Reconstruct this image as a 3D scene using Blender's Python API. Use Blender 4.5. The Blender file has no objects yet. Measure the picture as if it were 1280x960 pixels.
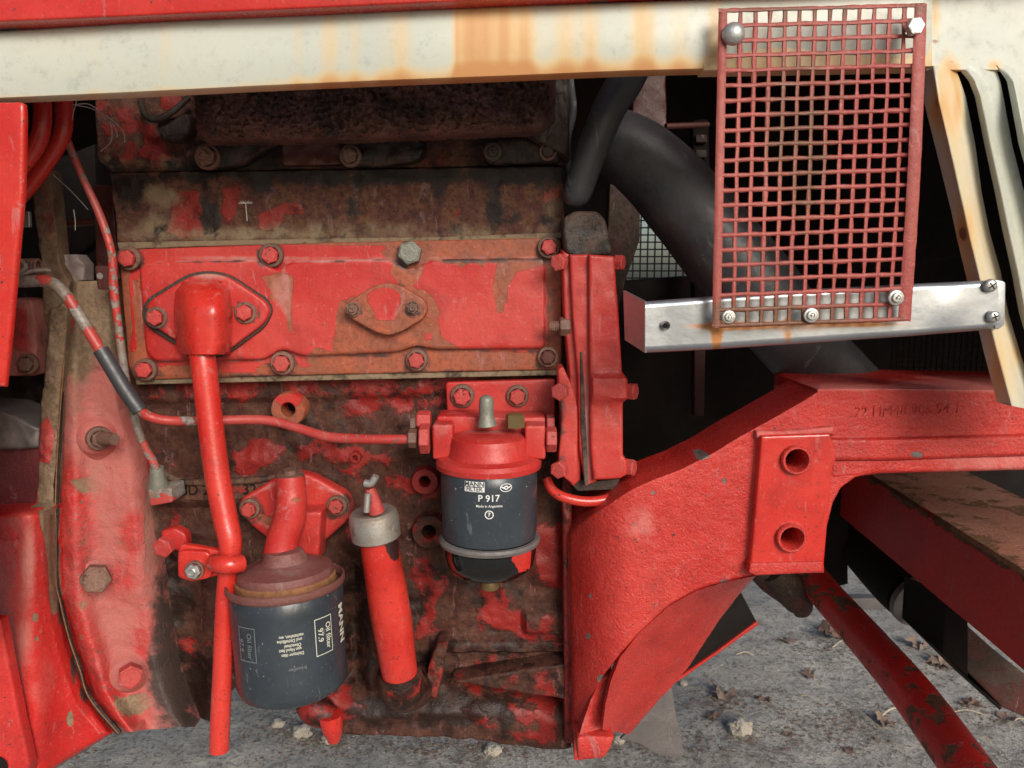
import bpy, bmesh, math, random
import numpy as np
from mathutils import Vector, Matrix, Quaternion, noise
random.seed(7)
C = bpy.context.scene.collection
rad = math.radians

# ------------------------------------------------------------------ camera
CAMZ = 0.90
PITCH = rad(8.0)
FPX = 960.0
cam_d = bpy.data.cameras.new('camera'); cam = bpy.data.objects.new('camera', cam_d); C.objects.link(cam)
cam.location = (0, 0, CAMZ); cam.rotation_euler = (rad(90) - PITCH, 0, 0)
cam_d.sensor_width = 36.0; cam_d.lens = 36.0 * FPX / 1280.0
cam_d.clip_start = 0.02; cam_d.clip_end = 500
cam_d.dof.use_dof = True; cam_d.dof.focus_distance = 0.76; cam_d.dof.aperture_fstop = 16.0
bpy.context.scene.camera = cam

# ------------------------------------------------------------------ sky, sun, exposure
W = bpy.data.worlds.new('World'); bpy.context.scene.world = W; W.use_nodes = True
wn = W.node_tree; wn.nodes.clear()
sky = wn.nodes.new('ShaderNodeTexSky'); sky.sky_type = 'NISHITA'; sky.sun_disc = False
SUN_EL, SUN_AZ = rad(27), rad(156)     # azimuth clockwise from +Y: the sun stands behind the camera, a little to the right
sky.sun_elevation = SUN_EL; sky.sun_rotation = SUN_AZ
sky.air_density = 1.0; sky.dust_density = 3.0; sky.ozone_density = 1.0
bg = wn.nodes.new('ShaderNodeBackground'); bg.inputs[1].default_value = 0.09
wo = wn.nodes.new('ShaderNodeOutputWorld')
wn.links.new(sky.outputs[0], bg.inputs[0]); wn.links.new(bg.outputs[0], wo.inputs[0])
sl = bpy.data.lights.new('sun', 'SUN'); sl.energy = 2.5; sl.angle = rad(26); sl.color = (1.0, 0.95, 0.88)
so = bpy.data.objects.new('sun', sl); C.objects.link(so)
sd = Vector((math.sin(SUN_AZ) * math.cos(SUN_EL), math.cos(SUN_AZ) * math.cos(SUN_EL), math.sin(SUN_EL)))
so.rotation_euler = sd.to_track_quat('Z', 'Y').to_euler(); so.location = (1, -3, 3)
vs = bpy.context.scene.view_settings
vs.view_transform = 'Standard'; vs.look = 'None'; vs.exposure = 0.20; vs.gamma = 1.0; vs.use_curve_mapping = False

# ------------------------------------------------------------------ measuring helpers
cp, sp = math.cos(PITCH), math.sin(PITCH)
def ray(px, py):
    u = (px - 640) / FPX; v = -(py - 480) / FPX
    return Vector((u, cp + v * sp, v * cp - sp))
def at(px, py, Y):
    d = ray(px, py); t = Y / d.y
    return Vector((d.x * t, Y, CAMZ + d.z * t))
def mpp(px, py, Y):                       # metres per photo pixel at that point
    return Y / ray(px, py).y / FPX
def proj(co):
    """photo coordinates of an (N,3) array of points"""
    x = co[:, 0]; y = co[:, 1]; z = co[:, 2] - CAMZ
    zc = y * cp - z * sp; yc = y * sp + z * cp
    return 640 + FPX * x / zc, 480 - FPX * yc / zc
def ground(px, py):
    d = ray(px, py); t = -CAMZ / d.z
    return Vector((d.x * t, d.y * t, 0))

# ------------------------------------------------------------------ wear fields: R bare/paint, G grease, rust or painted shadow, B dust, stain or painted highlight, D relief
def sdist(px, py, poly):
    P = np.array(poly, float); Q = np.roll(P, -1, 0)
    best = np.full(px.shape, 1e9); inside = np.zeros(px.shape, bool)
    for (x0, y0), (x1, y1) in zip(P, Q):
        dx, dy = x1 - x0, y1 - y0; L = dx * dx + dy * dy + 1e-9
        t = np.clip(((px - x0) * dx + (py - y0) * dy) / L, 0, 1)
        best = np.minimum(best, np.hypot(px - x0 - t * dx, py - y0 - t * dy))
        c = ((y0 > py) != (y1 > py))
        xi = x0 + (py - y0) * dx / (dy if abs(dy) > 1e-9 else 1e-9)
        inside ^= c & (px < xi)
    return np.where(inside, best, -best)
class Field:
    CH = {'R': 0, 'G': 1, 'B': 2, 'D': 3}
    def __init__(s, r=1.0, g=0.0, b=0.0): s.base = (r, g, b, 0.0); s.items = []
    def p(s, ch, poly, val, soft=6): s.items.append((s.CH[ch], 'p', poly, val, soft)); return s
    def b(s, ch, cx, cy, rx, ry, val): s.items.append((s.CH[ch], 'b', (cx, cy, rx, ry), val, 0)); return s
    def l(s, ch, pts, w_, val, closed=True):
        s.items.append((s.CH[ch], 'l', (pts, w_, closed), val, 0)); return s
    def ring(s, ch, cx, cy, r, w_, val):
        return s.l(ch, [(cx + r * math.cos(k * .5236), cy + r * math.sin(k * .5236)) for k in range(12)], w_, val)
    def f(s, ch, fn): s.items.append((s.CH[ch], 'f', fn, 0, 0)); return s
    def ev(s, px, py):
        F = [np.full(px.shape, float(v)) for v in s.base]
        for ch, k, g, val, soft in s.items:
            if k == 'p':
                w = np.clip(sdist(px, py, g) / soft * .5 + .5, 0, 1); w = w * w * (3 - 2 * w)
            elif k == 'l':
                pts, w0, closed = g; d = np.abs(sdist(px, py, pts)) if closed else np.minimum.reduce([np.abs(sdist(px, py, [a, b, a])) for a, b in zip(pts, pts[1:])])
                nz = np.array([noise.noise(Vector((x * .06, y * .06, 7))) for x, y in zip(px, py)]); w = np.exp(-(d / w0) ** 2) * np.clip(.75 + nz * 1.2, 0, 1)
            elif k == 'b':
                cx, cy, rx, ry = g
                w = np.exp(-(((px - cx) / rx) ** 2 + ((py - cy) / ry) ** 2))
            else:
                F[ch] = F[ch] + g(px, py); continue
            F[ch] = F[ch] * (1 - w) + val * w
        return F

# ------------------------------------------------------------------ materials
class NT:
    def __init__(s, name):
        s.m = bpy.data.materials.new(name); s.m.use_nodes = True; s.t = s.m.node_tree; s.t.nodes.clear()
        s.out = s.t.nodes.new('ShaderNodeOutputMaterial'); s.b = s.t.nodes.new('ShaderNodeBsdfPrincipled')
        s.t.links.new(s.b.outputs[0], s.out.inputs[0])
        g = s.t.nodes.new('ShaderNodeNewGeometry'); s.pos = g.outputs['Position']
    def inp(s, sock, v):
        if v is None: return
        if isinstance(v, bpy.types.NodeSocket): s.t.links.new(v, sock)
        elif isinstance(v, (tuple, list)) and len(v) == 3 and sock.type == 'RGBA': sock.default_value = (*v, 1)
        else: sock.default_value = v
    def noise(s, scale, detail=4, rough=.55, vec=None, dist=0.0, ntype='FBM'):
        n = s.t.nodes.new('ShaderNodeTexNoise'); n.inputs['Scale'].default_value = scale
        n.inputs['Detail'].default_value = detail; n.inputs['Roughness'].default_value = rough; n.inputs['Distortion'].default_value = dist
        s.t.links.new(vec or s.pos, n.inputs['Vector']); return n.outputs[0]
    def voro(s, scale, feature='F1', vec=None):
        n = s.t.nodes.new('ShaderNodeTexVoronoi'); n.feature = feature; n.inputs['Scale'].default_value = scale
        s.t.links.new(vec or s.pos, n.inputs['Vector']); return n.outputs[0]
    def stretch(s, sc):
        n = s.t.nodes.new('ShaderNodeMapping'); n.inputs['Scale'].default_value = sc; s.t.links.new(s.pos, n.inputs['Vector']); return n.outputs[0]
    def math(s, op, a, b=0.0, c=None, clamp=False):
        n = s.t.nodes.new('ShaderNodeMath'); n.operation = op; n.use_clamp = clamp
        s.inp(n.inputs[0], a); s.inp(n.inputs[1], b)
        if c is not None: s.inp(n.inputs[2], c)
        return n.outputs[0]
    def rng(s, v, a, b, c=0.0, d=1.0, smooth=True):
        n = s.t.nodes.new('ShaderNodeMapRange'); n.interpolation_type = 'SMOOTHSTEP' if smooth else 'LINEAR'
        s.inp(n.inputs[0], v)
        for i, x in enumerate((a, b, c, d)): n.inputs[1 + i].default_value = x
        return n.outputs[0]
    def mix(s, f, a, b, mode='MIX'):
        n = s.t.nodes.new('ShaderNodeMix'); n.data_type = 'RGBA'; n.blend_type = mode
        s.inp(n.inputs[0], f); s.inp(n.inputs[6], a); s.inp(n.inputs[7], b); return n.outputs[2]
    def wear(s):
        n = s.t.nodes.new('ShaderNodeAttribute'); n.attribute_name = 'wear'
        x = s.t.nodes.new('ShaderNodeSeparateColor'); s.t.links.new(n.outputs['Color'], x.inputs[0]); return x.outputs
    def bump(s, h, dist, strength=1.0, prev=None):
        n = s.t.nodes.new('ShaderNodeBump'); n.inputs['Distance'].default_value = dist; n.inputs['Strength'].default_value = strength
        s.inp(n.inputs['Height'], h)
        if prev is not None: s.t.links.new(prev, n.inputs['Normal'])
        return n.outputs[0]

def wmat(name, paint, paint2, under, under2, grease=(.012, .010, .009), dust=(.45, .20, .17),
         rb=0.0, ra=1.0, gb=0.0, ga=.8, bb=0.0, ba=.8, rough=.38, urough=.8, grough=.45, drough=.75, psc=28, usc=45,
         grain=(500, .00012), chip=.00035, edge=.04, streak=None, dlo=.25, dhi=.95, n4s=200, scuff=.5, big=.0012, dust2=None, metal=0.0, spec=.5, speck=0.0, speckc=(.05, .03, .025), gedge=.25, coat=0.0):
    """worn surface: paint over bare metal, then grease, then dust; the 'wear' attribute says where each lies, noise breaks the edges up"""
    n = NT(name); w = n.wear()
    n1 = n.noise(psc, 9, .62); n2 = n.noise(usc, 7, .65, dist=.4); n3 = n.noise(9, 4, .6); fine = n.noise(grain[0], 3, .6)
    n4 = n.noise(n4s, 6, .7)
    r = n.math('ADD', w[0], n.math('MULTIPLY_ADD', n.math('SUBTRACT', n1, .5), ra * 2, rb))
    mp = n.rng(r, .5 - edge, .5 + edge)
    cpnt = n.mix(n.rng(n3, .35, .65), paint, paint2)
    cpnt = n.mix(n.rng(n4, .5, .75, 0, .45), cpnt, tuple(c * .55 for c in paint))
    cpnt = n.mix(n.rng(n.noise(16, 8, .72, dist=.5), .48, .70, 0, .55 if paint[1] < .3 else .12), cpnt, tuple(c * .55 + .012 for c in paint))
    cu = n.mix(n.rng(n2, .35, .65), under, under2)
    cu = n.mix(n.rng(n4, .42, .68, 0, .7), cu, tuple(c * .45 for c in under))
    col = n.mix(mp, cu, cpnt)
    rgh = n.math('MULTIPLY_ADD', mp, rough - urough, urough)
    sc = n.noise(60, 5, .75, vec=n.stretch((1, 1, .25)), dist=1.2)
    col = n.mix(n.rng(sc, .60, .66, 0, scuff), col, tuple(min(.75, c * .5 + .14) for c in paint2))
    lt = n.noise(260, 4, .6); col = n.mix(n.rng(lt, .62, .70, 0, scuff * .8), col, dust)
    col = n.mix(n.rng(lt, .38, .30, 0, scuff * .9), col, tuple(c * .4 for c in under))
    if speck:
        v = n.noise(330, 2, .5); sm = n.rng(n.math('MULTIPLY_ADD', n1, .35, v), .93 - speck, .96 - speck)
        col = n.mix(sm, col, speckc)
    nb = n.noise(38, 7, .68, vec=(n.stretch(streak) if streak else None), dist=.2)
    b = n.math('ADD', w[2], n.math('MULTIPLY_ADD', n.math('SUBTRACT', nb, .5), ba * 2, bb))
    mb = n.rng(b, dlo, dhi, 0, .95)
    col = n.mix(mb, col, n.mix(n.rng(b, .5, 1.5), dust, dust2) if dust2 else dust); rgh = n.math('ADD', rgh, n.math('MULTIPLY', mb, n.math('SUBTRACT', drough, rgh)))
    ng = n.noise(52, 8, .65, vec=(n.stretch(streak) if streak else None), dist=.3)
    g = n.math('ADD', w[1], n.math('MULTIPLY_ADD', n.math('SUBTRACT', ng, .5), ga * 2, gb))
    mg = n.rng(g, .5 - gedge, .5 + gedge, 0, .96)
    col = n.mix(mg, col, grease); rgh = n.math('ADD', rgh, n.math('MULTIPLY', mg, n.math('SUBTRACT', grough, rgh)))
    rgh = n.math('MULTIPLY_ADD', n.math('SUBTRACT', n4, .5), .35, rgh, clamp=True)
    n.inp(n.b.inputs['Base Color'], col); n.inp(n.b.inputs['Roughness'], rgh)
    n.b.inputs['Metallic'].default_value = metal; n.b.inputs['Specular IOR Level'].default_value = spec
    n.b.inputs['Coat Weight'].default_value = coat; n.b.inputs['Coat Roughness'].default_value = .2
    h = n.bump(mp, chip)
    h = n.bump(n.noise(22, 3, .5), big, .6, h)
    h = n.bump(n4, grain[1] * 3.5, 1.0, h)
    h = n.bump(fine, grain[1] * 1.6, 1.0, h)
    n.t.links.new(h, n.b.inputs['Normal'])
    return n.m

RED, RED2 = (.49, .018, .012), (.58, .040, .028)
DRED, DRED2 = (.34, .022, .018), (.44, .035, .03)
ORG, ORG2 = (.36, .085, .035), (.25, .075, .04)
M = {}
M['red'] = wmat('fresh_red_paint', RED, RED2, (.10, .06, .05), (.20, .14, .11), rb=.25, ra=.75, gb=-.25, bb=-.15, ba=.6, speck=.05, dust=(.55, .16, .14), grain=(420, .00008), rough=.25, coat=.25)
M['cast'] = wmat('thick_red_paint_on_casting', (.46, .019, .014), (.56, .042, .032), (.12, .10, .09), (.22, .18, .16), rb=.28, ra=.7, gb=-.3, bb=-.1, ba=.7, speck=.05, dust=(.60, .17, .15), grain=(420, .0004), rough=.29, n4s=300, big=.0005, grease=(.10, .02, .018))
M['cover'] = wmat('peeling_red_over_orange', (.43, .018, .016), (.50, .048, .038), ORG, ORG2, rb=0, ra=.35, gb=-.15, ga=.9, grease=(.06, .03, .025), dust=(.45, .19, .17), ba=.7, bb=-.1, chip=.0006, edge=.02, rough=.42, urough=.6, grain=(350, .00010))
M['block'] = wmat('rusty_greasy_block', (.29, .024, .019), (.23, .032, .024), (.095, .036, .030), (.15, .070, .040), rb=0, ra=1.15, psc=48, gb=.05, ga=1.2, grease=(.016, .012, .011), dust=(.24, .18, .115), ba=.9, bb=-.1, usc=60, grain=(380, .00035), chip=.0006, rough=.5, urough=.85, grough=.5, spec=.3, edge=.10)
M['lblock'] = wmat('oily_block_shade_tone', (.20, .012, .010), (.30, .022, .018), (.060, .019, .013), (.100, .038, .022), rb=.13, ra=1.2, psc=46, gb=-.04, ga=1.3, grease=(.018, .008, .006), dust=(.15, .08, .05), ba=.9, bb=-.15, usc=60, grain=(380, .00025), chip=.0006, rough=.42, urough=.75, grough=.42, spec=.35, edge=.12)  # oily block; colours darkened further to paint in its deep shade
M['pink'] = wmat('faded_pink_red_casting', (.50, .024, .022), (.47, .07, .065), (.27, .19, .115), (.20, .13, .08), rb=0, ra=.5, gb=0, ga=.8, grease=(.05, .04, .035), dust=(.42, .14, .12), bb=.05, ba=.38, speck=.13, speckc=(.17, .085, .06), grain=(380, .00034), rough=.36)
M['gear'] = wmat('bright_red_gearbox_paint', (.50, .016, .014), (.58, .04, .035), (.27, .19, .115), (.20, .13, .08), rb=0, ra=.5, gb=0, ga=.8, grease=(.05, .04, .035), dust=(.50, .17, .14), bb=0, ba=.35, speck=.05, grain=(380, .00022), rough=.30, coat=.2)
M['manifold'] = wmat('rusted_exhaust', (.24, .10, .085), (.32, .13, .09), (.06, .028, .028), (.22, .09, .045), rb=0, ra=1.5, gb=-.3, ga=1.2, ba=1.0, bb=-.1, dust=(.32, .19, .17), grain=(330, .0030), rough=.42, urough=.45, grough=.4, edge=.3, spec=1.0)
M['grease'] = wmat('black_greasy_iron', (.035, .022, .018), (.055, .035, .025), (.10, .045, .03), (.06, .04, .03), rb=.2, ra=1.2, gb=.1, ga=1.2, bb=-.1, ba=1.0, dust=(.13, .10, .075), grain=(350, .0004), rough=.55, urough=.7)
M['cream'] = wmat('rust_stained_cream_paint', (.49, .52, .46), (.53, .53, .44), (.30, .17, .08), (.22, .10, .05), rb=.6, ra=.3, scuff=.12, gb=-.2, ga=.55, grease=(.20, .07, .035), bb=-.02, ba=.22, dlo=.05, dhi=1.0, n4s=90, dust=(.64, .46, .22), dust2=(.50, .22, .065), streak=(1, 1, .35), grain=(300, .00003), chip=.0001, rough=.42, gedge=.2, drough=.5, urough=.7)
M['guard'] = wmat('oxide_red_grid', (.31, .052, .045), (.37, .085, .066), (.16, .07, .04), (.26, .12, .06), rb=.15, ra=.7, gb=0, ga=.6, grease=(.15, .06, .03), bb=-.05, ba=.7, dust=(.50, .26, .22), grain=(500, .0002), rough=.5)
M['bolt'] = wmat('worn_bolt', (.50, .05, .045), (.42, .06, .05), (.14, .085, .06), (.09, .05, .035), rb=.05, ra=2.0, psc=150, gb=-.1, ga=1.2, grease=(.05, .035, .03), bb=-.2, ba=.8, grain=(600, .0003), rough=.5)
M['rbolt'] = wmat('rusty_bolt', (.13, .07, .05), (.20, .10, .07), (.09, .055, .045), (.18, .12, .09), rb=0, ra=2.0, psc=120, gb=-.1, ga=1.2, bb=-.1, ba=1.2, dust=(.30, .20, .15), grain=(600, .0003), rough=.55, urough=.6)
M['zinc'] = wmat('grey_zinc_steel', (.42, .42, .40), (.50, .50, .48), (.30, .28, .24), (.36, .34, .3), rb=.2, ra=.8, gb=-.3, ga=.8, bb=-.2, ba=.8, dust=(.27, .20, .135), metal=.7, rough=.38, urough=.5, grain=(600, .0001))
M['gzinc'] = wmat('greenish_bare_bolt', (.18, .19, .155), (.25, .25, .21), (.12, .11, .08), (.2, .19, .15), rb=.1, ra=1, gb=-.3, bb=-.2, metal=.3, rough=.45, urough=.6, grain=(500, .0002))
M['tan'] = wmat('line_tan_red_paint', (.42, .035, .03), (.42, .08, .07), (.20, .145, .10), (.29, .27, .255), rb=0, ra=1.1, psc=130, gb=-.3, bb=-.15, dust=(.40, .22, .17), grain=(500, .0001), rough=.42, urough=.5)
M['rubber'] = wmat('dull_black_rubber', (.036, .038, .042), (.048, .050, .054), (.04, .04, .04), (.03, .03, .03), rb=.4, ra=.5, gb=-.3, bb=.0, ba=.8, dust=(.085, .085, .09), rough=.42, grain=(350, .00008), drough=.55, spec=.6)
M['filter'] = wmat('dark_blue_grey_can', (.026, .034, .043), (.040, .052, .064), (.13, .13, .12), (.2, .2, .19), rb=.35, ra=.6, gb=-.25, ga=.8, bb=-.1, ba=.7, dust=(.11, .12, .125), rough=.33, grain=(300, .00004), speck=.015, speckc=(.30, .31, .31), chip=.0001)
M['rustring'] = wmat('rusty_rim', (.16, .06, .05), (.22, .10, .09), (.30, .13, .05), (.22, .09, .04), rb=0, ra=1.2, psc=90, gb=-.2, bb=-.1, dust=(.27, .17, .12), rough=.5, grain=(500, .0003))
M['maroon'] = wmat('dusty_maroon_paint', (.16, .03, .035), (.22, .05, .05), (.12, .08, .06), (.2, .12, .08), rb=.1, gb=-.1, bb=-.1, dust=(.30, .22, .20), grain=(400, .0003))
M['disc'] = wmat('purple_dusty_disc', (.17, .055, .05), (.22, .085, .07), (.16, .10, .08), (.25, .14, .08), rb=.15, ra=.8, gb=-.25, bb=.38, ba=.8, dust=(.24, .155, .135), rough=.5, grain=(500, .0003))
M['alu'] = wmat('polished_aluminium', (.38, .41, .44), (.48, .51, .54), (.5, .5, .5), (.6, .6, .6), rb=.5, ra=.3, gb=-.5, ga=.5, grease=(.30, .13, .05), scuff=.1, bb=-.15, ba=.3, dust=(.45, .20, .07), metal=.8, rough=.34, grain=(150, .00003), chip=0, drough=.6, grough=.7)
M['black'] = wmat('dark_iron_and_shade', (.010, .008, .008), (.016, .011, .010), (.012, .010, .010), (.02, .015, .012), rb=.3, gb=-.3, bb=-.5, scuff=0, rough=.8, spec=.15)
M['brown'] = wmat('red_brown_iron', (.06, .014, .011), (.085, .02, .014), (.05, .03, .022), (.075, .045, .03), rb=0, ra=1.2, gb=-.1, bb=-.1, dust=(.16, .10, .07), rough=.5)
M['beam'] = wmat('dark_red_beam', (.58, .026, .020), (.48, .030, .022), (.12, .06, .035), (.17, .09, .05), rb=.12, ra=.75, gb=-.2, ga=.7, bb=-.15, dust=(.32, .10, .07), rough=.42, grain=(300, .00015), chip=.0005)
M['cracked'] = wmat('cracked_pink_paint', (.42, .20, .14), (.36, .14, .09), (.16, .07, .03), (.22, .11, .05), rb=-.36, ra=.9, psc=24, gb=-.15, bb=-.05, ba=.9, dust=(.42, .30, .22), rough=.7, urough=.8, grain=(260, .0006), chip=.001, edge=.06)
M['plate'] = wmat('dull_grey_steel', (.12, .11, .11), (.17, .155, .15), (.13, .085, .07), (.2, .14, .12), rb=.2, ra=.8, gb=-.2, ga=.9, bb=-.1, rough=.5, metal=.2, dust=(.34, .27, .25))

def plain(name, col, rough=.5, metal=0, **k):
    n = NT(name); n.inp(n.b.inputs['Base Color'], n.mix(n.noise(200, 5, .6), tuple(c * .75 for c in col), col))
    n.b.inputs['Roughness'].default_value = rough; n.b.inputs['Metallic'].default_value = metal
    for kk, v in k.items(): n.b.inputs[kk].default_value = v
    return n.m
M['ink'] = plain('cream_print', (.62, .62, .52), .5)
M['inkw'] = plain('white_print', (.80, .80, .80), .5)
M['inkd'] = plain('dim_print', (.22, .23, .24), .5)
M['inkc'] = plain('dark_print', (.04, .05, .06), .5)
M['bowl'] = plain('black_glass_bowl', (.006, .006, .006), .08, 0, **{'Coat Weight': .6})
M['straw'] = plain('straw', (.52, .44, .30), .7)
M['thread'] = plain('white_thread', (.55, .50, .47), .8)
M['wood'] = plain('grey_wood', (.30, .26, .21), .8)
M['brass'] = plain('dull_brass', (.22, .16, .07), .45, .5)
M['mesh_wire'] = plain('black_wire', (.01, .01, .01), .6)

def leaf_mat():
    n = NT('dead_leaf'); oi = n.t.nodes.new('ShaderNodeObjectInfo')
    c = n.mix(oi.outputs['Random'], (.17, .105, .08), (.36, .27, .22)); c = n.mix(n.noise(90, 6, .7), c, (.09, .055, .04))
    n.inp(n.b.inputs['Base Color'], c); n.b.inputs['Roughness'].default_value = .8
    n.t.links.new(n.bump(n.noise(300, 4), .0008), n.b.inputs['Normal']); return n.m
M['leaf'] = leaf_mat()
def stone_mat():
    n = NT('pale_stone'); c = n.mix(n.noise(70, 7, .7), (.30, .27, .22), (.55, .50, .42)); n.inp(n.b.inputs['Base Color'], c)
    n.b.inputs['Roughness'].default_value = .9; n.t.links.new(n.bump(n.noise(150, 6, .7), .003), n.b.inputs['Normal']); return n.m
M['stone'] = stone_mat()
def ground_mat():
    n = NT('dusty_concrete'); a = n.noise(3.0, 6, .6); b = n.noise(14, 8, .68, dist=.4); f = n.noise(120, 6, .7); g = n.noise(420, 3, .6)
    c = n.mix(n.rng(a, .35, .65), (.50, .47, .425), (.64, .61, .56))
    c = n.mix(n.rng(b, .50, .72, 0, .75), c, (.27, .235, .19))
    c = n.mix(n.rng(f, .50, .62, 0, .7), c, (.13, .12, .10))
    k = n.noise(38, 6, .7, dist=.6); c = n.mix(n.rng(k, .52, .62, 0, .6), c, (.20, .18, .15)); c = n.mix(n.rng(k, .44, .36, 0, .5), c, (.58, .57, .54))
    c = n.mix(n.rng(f, .50, .30, 0, .35), c, (.36, .38, .38))
    c = n.mix(n.rng(g, .58, .68, 0, .6), c, (.08, .07, .06))
    c = n.mix(n.rng(a, .58, .68, 0, .45), c, (.10, .11, .12))
    n.inp(n.b.inputs['Base Color'], c); n.b.inputs['Roughness'].default_value = .85
    h = n.bump(b, .02); h = n.bump(k, .012, 1, h); h = n.bump(f, .006, 1, h); h = n.bump(g, .0015, 1, h); n.t.links.new(h, n.b.inputs['Normal']); return n.m
M['ground'] = ground_mat()

# ------------------------------------------------------------------ object helpers
def empty(name, label, cat, loc, group=None):
    o = bpy.data.objects.new(name, None); C.objects.link(o); o.location = loc; o['label'] = label; o['category'] = cat
    if group: o['group'] = group
    return o
TL = Vector((0, .8, 0))
tractor = empty('tractor', 'old red tractor seen from the side at its engine, peeling paint, rusty cream rail', 'tractor', TL)

def link(me, name, parent, label=None, kind=None):
    o = bpy.data.objects.new(name, me); C.objects.link(o)
    if parent is not None:
        o.parent = parent
        if parent.type == 'EMPTY': o.matrix_parent_inverse = Matrix.Translation(-parent.location)
    if label: o['label'] = label
    if kind: o['kind'] = kind
    return o
def punch(bm, holes):
    bm.faces.ensure_lookup_table()
    co = np.array([f.calc_center_median()[:] for f in bm.faces]); px, py = proj(co); kill = np.zeros(len(co), bool)
    for hx, hy, r in holes: kill |= np.hypot(px - hx, py - hy) < r
    bmesh.ops.delete(bm, geom=[f for f, k_ in zip(bm.faces[:], kill) if k_], context='FACES')
def finish(bm, name, mat, parent, label=None, field=None, sharp=38, kind=None, holes=None):
    if holes: punch(bm, holes)
    me = bpy.data.meshes.new(name)
    bmesh.ops.recalc_face_normals(bm, faces=bm.faces[:])
    bm.to_mesh(me); bm.free()
    for m_ in (mat if isinstance(mat, (list, tuple)) else [mat]): me.materials.append(M[m_] if isinstance(m_, str) else m_)
    n = len(me.vertices)
    if n:
        co = np.empty(n * 3); me.vertices.foreach_get('co', co); co = co.reshape(-1, 3)
        if field is not None:
            px, py = proj(co); F = field.ev(px, py)
            col = np.ones((n, 4)); col[:, 0], col[:, 1], col[:, 2] = F[0], F[1], F[2]
        else:
            col = np.tile(np.array([1.0, 0, 0, 1]), (n, 1))
        a = me.attributes.new('wear', 'FLOAT_COLOR', 'POINT'); a.data.foreach_set('color', col.reshape(-1).astype(np.float32))
    for p in me.polygons: p.use_smooth = True
    me.set_sharp_from_angle(angle=rad(sharp))
    return link(me, name, parent, label, kind)

def ragged(poly, step=6, amp=1.5, seed=0):
    out = []
    for i, a in enumerate(poly):
        b = poly[(i + 1) % len(poly)]; L = math.hypot(b[0] - a[0], b[1] - a[1]); k = max(1, int(L / step))
        for j in range(k):
            t = j / k; x = a[0] + (b[0] - a[0]) * t; y = a[1] + (b[1] - a[1]) * t
            v = noise.noise_vector(Vector((x * .09, y * .09, seed))) * amp
            out.append((x + v.x, y + v.y))
    return out
def rounded(poly, r=6, k=4):
    out = []; n = len(poly)
    for i in range(n):
        p0, p1, p2 = (Vector(poly[i - 1]), Vector(poly[i]), Vector(poly[(i + 1) % n]))
        a = p0 - p1; b = p2 - p1; rr = min(r, a.length * .45, b.length * .45)
        A = p1 + a.normalized() * rr; B = p1 + b.normalized() * rr
        for j in range(k + 1):
            t = j / k; q = A * (1 - t) ** 2 + p1 * 2 * t * (1 - t) + B * t * t
            out.append((q.x, q.y))
    return out
def prism(bm, poly, Y, depth, bev=2.0, seg=3, cut=0, amp=0.0, nsc=60, relief=None, Yf=None):
    """solid whose front outline is traced at distance Y (metres) and which runs back by depth; bev in photo pixels"""
    n = len(poly); area = sum(poly[i][0] * poly[(i + 1) % n][1] - poly[(i + 1) % n][0] * poly[i][1] for i in range(n))
    if area < 0: poly = poly[::-1]
    s = bmesh.new()
    vs_ = [s.verts.new(at(x, y, Y)) for x, y in poly]; f = s.faces.new(vs_)
    r = bmesh.ops.extrude_face_region(s, geom=[f]); nv = [e for e in r['geom'] if isinstance(e, bmesh.types.BMVert)]
    bmesh.ops.translate(s, verts=nv, vec=(0, depth, 0))
    s.verts.ensure_lookup_table()
    for v in s.verts: v.index
    if bev > 0:
        fe = [e for e in s.edges if all(abs(v.co.y - Y) < 1e-6 for v in e.verts)]
        w = bev * mpp(poly[0][0], poly[0][1], Y)
        bmesh.ops.bevel(s, geom=fe, offset=w, segments=seg, profile=.5, affect='EDGES', clamp_overlap=True)
    if cut:
        xs = [v.co.x for v in s.verts]; zs = [v.co.z for v in s.verts]; st = cut * mpp(*poly[0], Y)
        for ax, lo, hi in ((0, min(xs), max(xs)), (2, min(zs), max(zs))):
            k = int((hi - lo) / st)
            for i in range(1, k):
                c = [0, 0, 0]; c[ax] = lo + (hi - lo) * i / k; no = [0, 0, 0]; no[ax] = 1
                bmesh.ops.bisect_plane(s, geom=[g for g in s.faces[:] if abs(g.normal.y) > -1] + s.edges[:] + s.verts[:], plane_co=c, plane_no=no, dist=1e-6)
    front = [v for v in s.verts if v.co.y < Y + depth * .98]
    if (amp or relief or Yf) and front:
        co = np.array([v.co[:] for v in front]); px, py = proj(co)
        D = relief.ev(px, py)[3] if relief else np.zeros(len(front))
        for i, v in enumerate(front):
            d = -D[i]
            if Yf: d += Yf(px[i], py[i])
            if amp: d += (noise.fractal(v.co * nsc, .8, 2.0, 4)) * amp
            # keep the outline: slide along the line of sight only by the depth change
            v.co.y += d
    me = bpy.data.meshes.new('t'); s.to_mesh(me); s.free(); bm.from_mesh(me); bpy.data.meshes.remove(me)

def pr(name, mat, parent, poly, Y, depth, label=None, field=None, sharp=38, kind=None, holes=None, **k):
    bm = bmesh.new(); prism(bm, poly, Y, depth, **k); return finish(bm, name, mat, parent, label, field, sharp, kind, holes)

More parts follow.
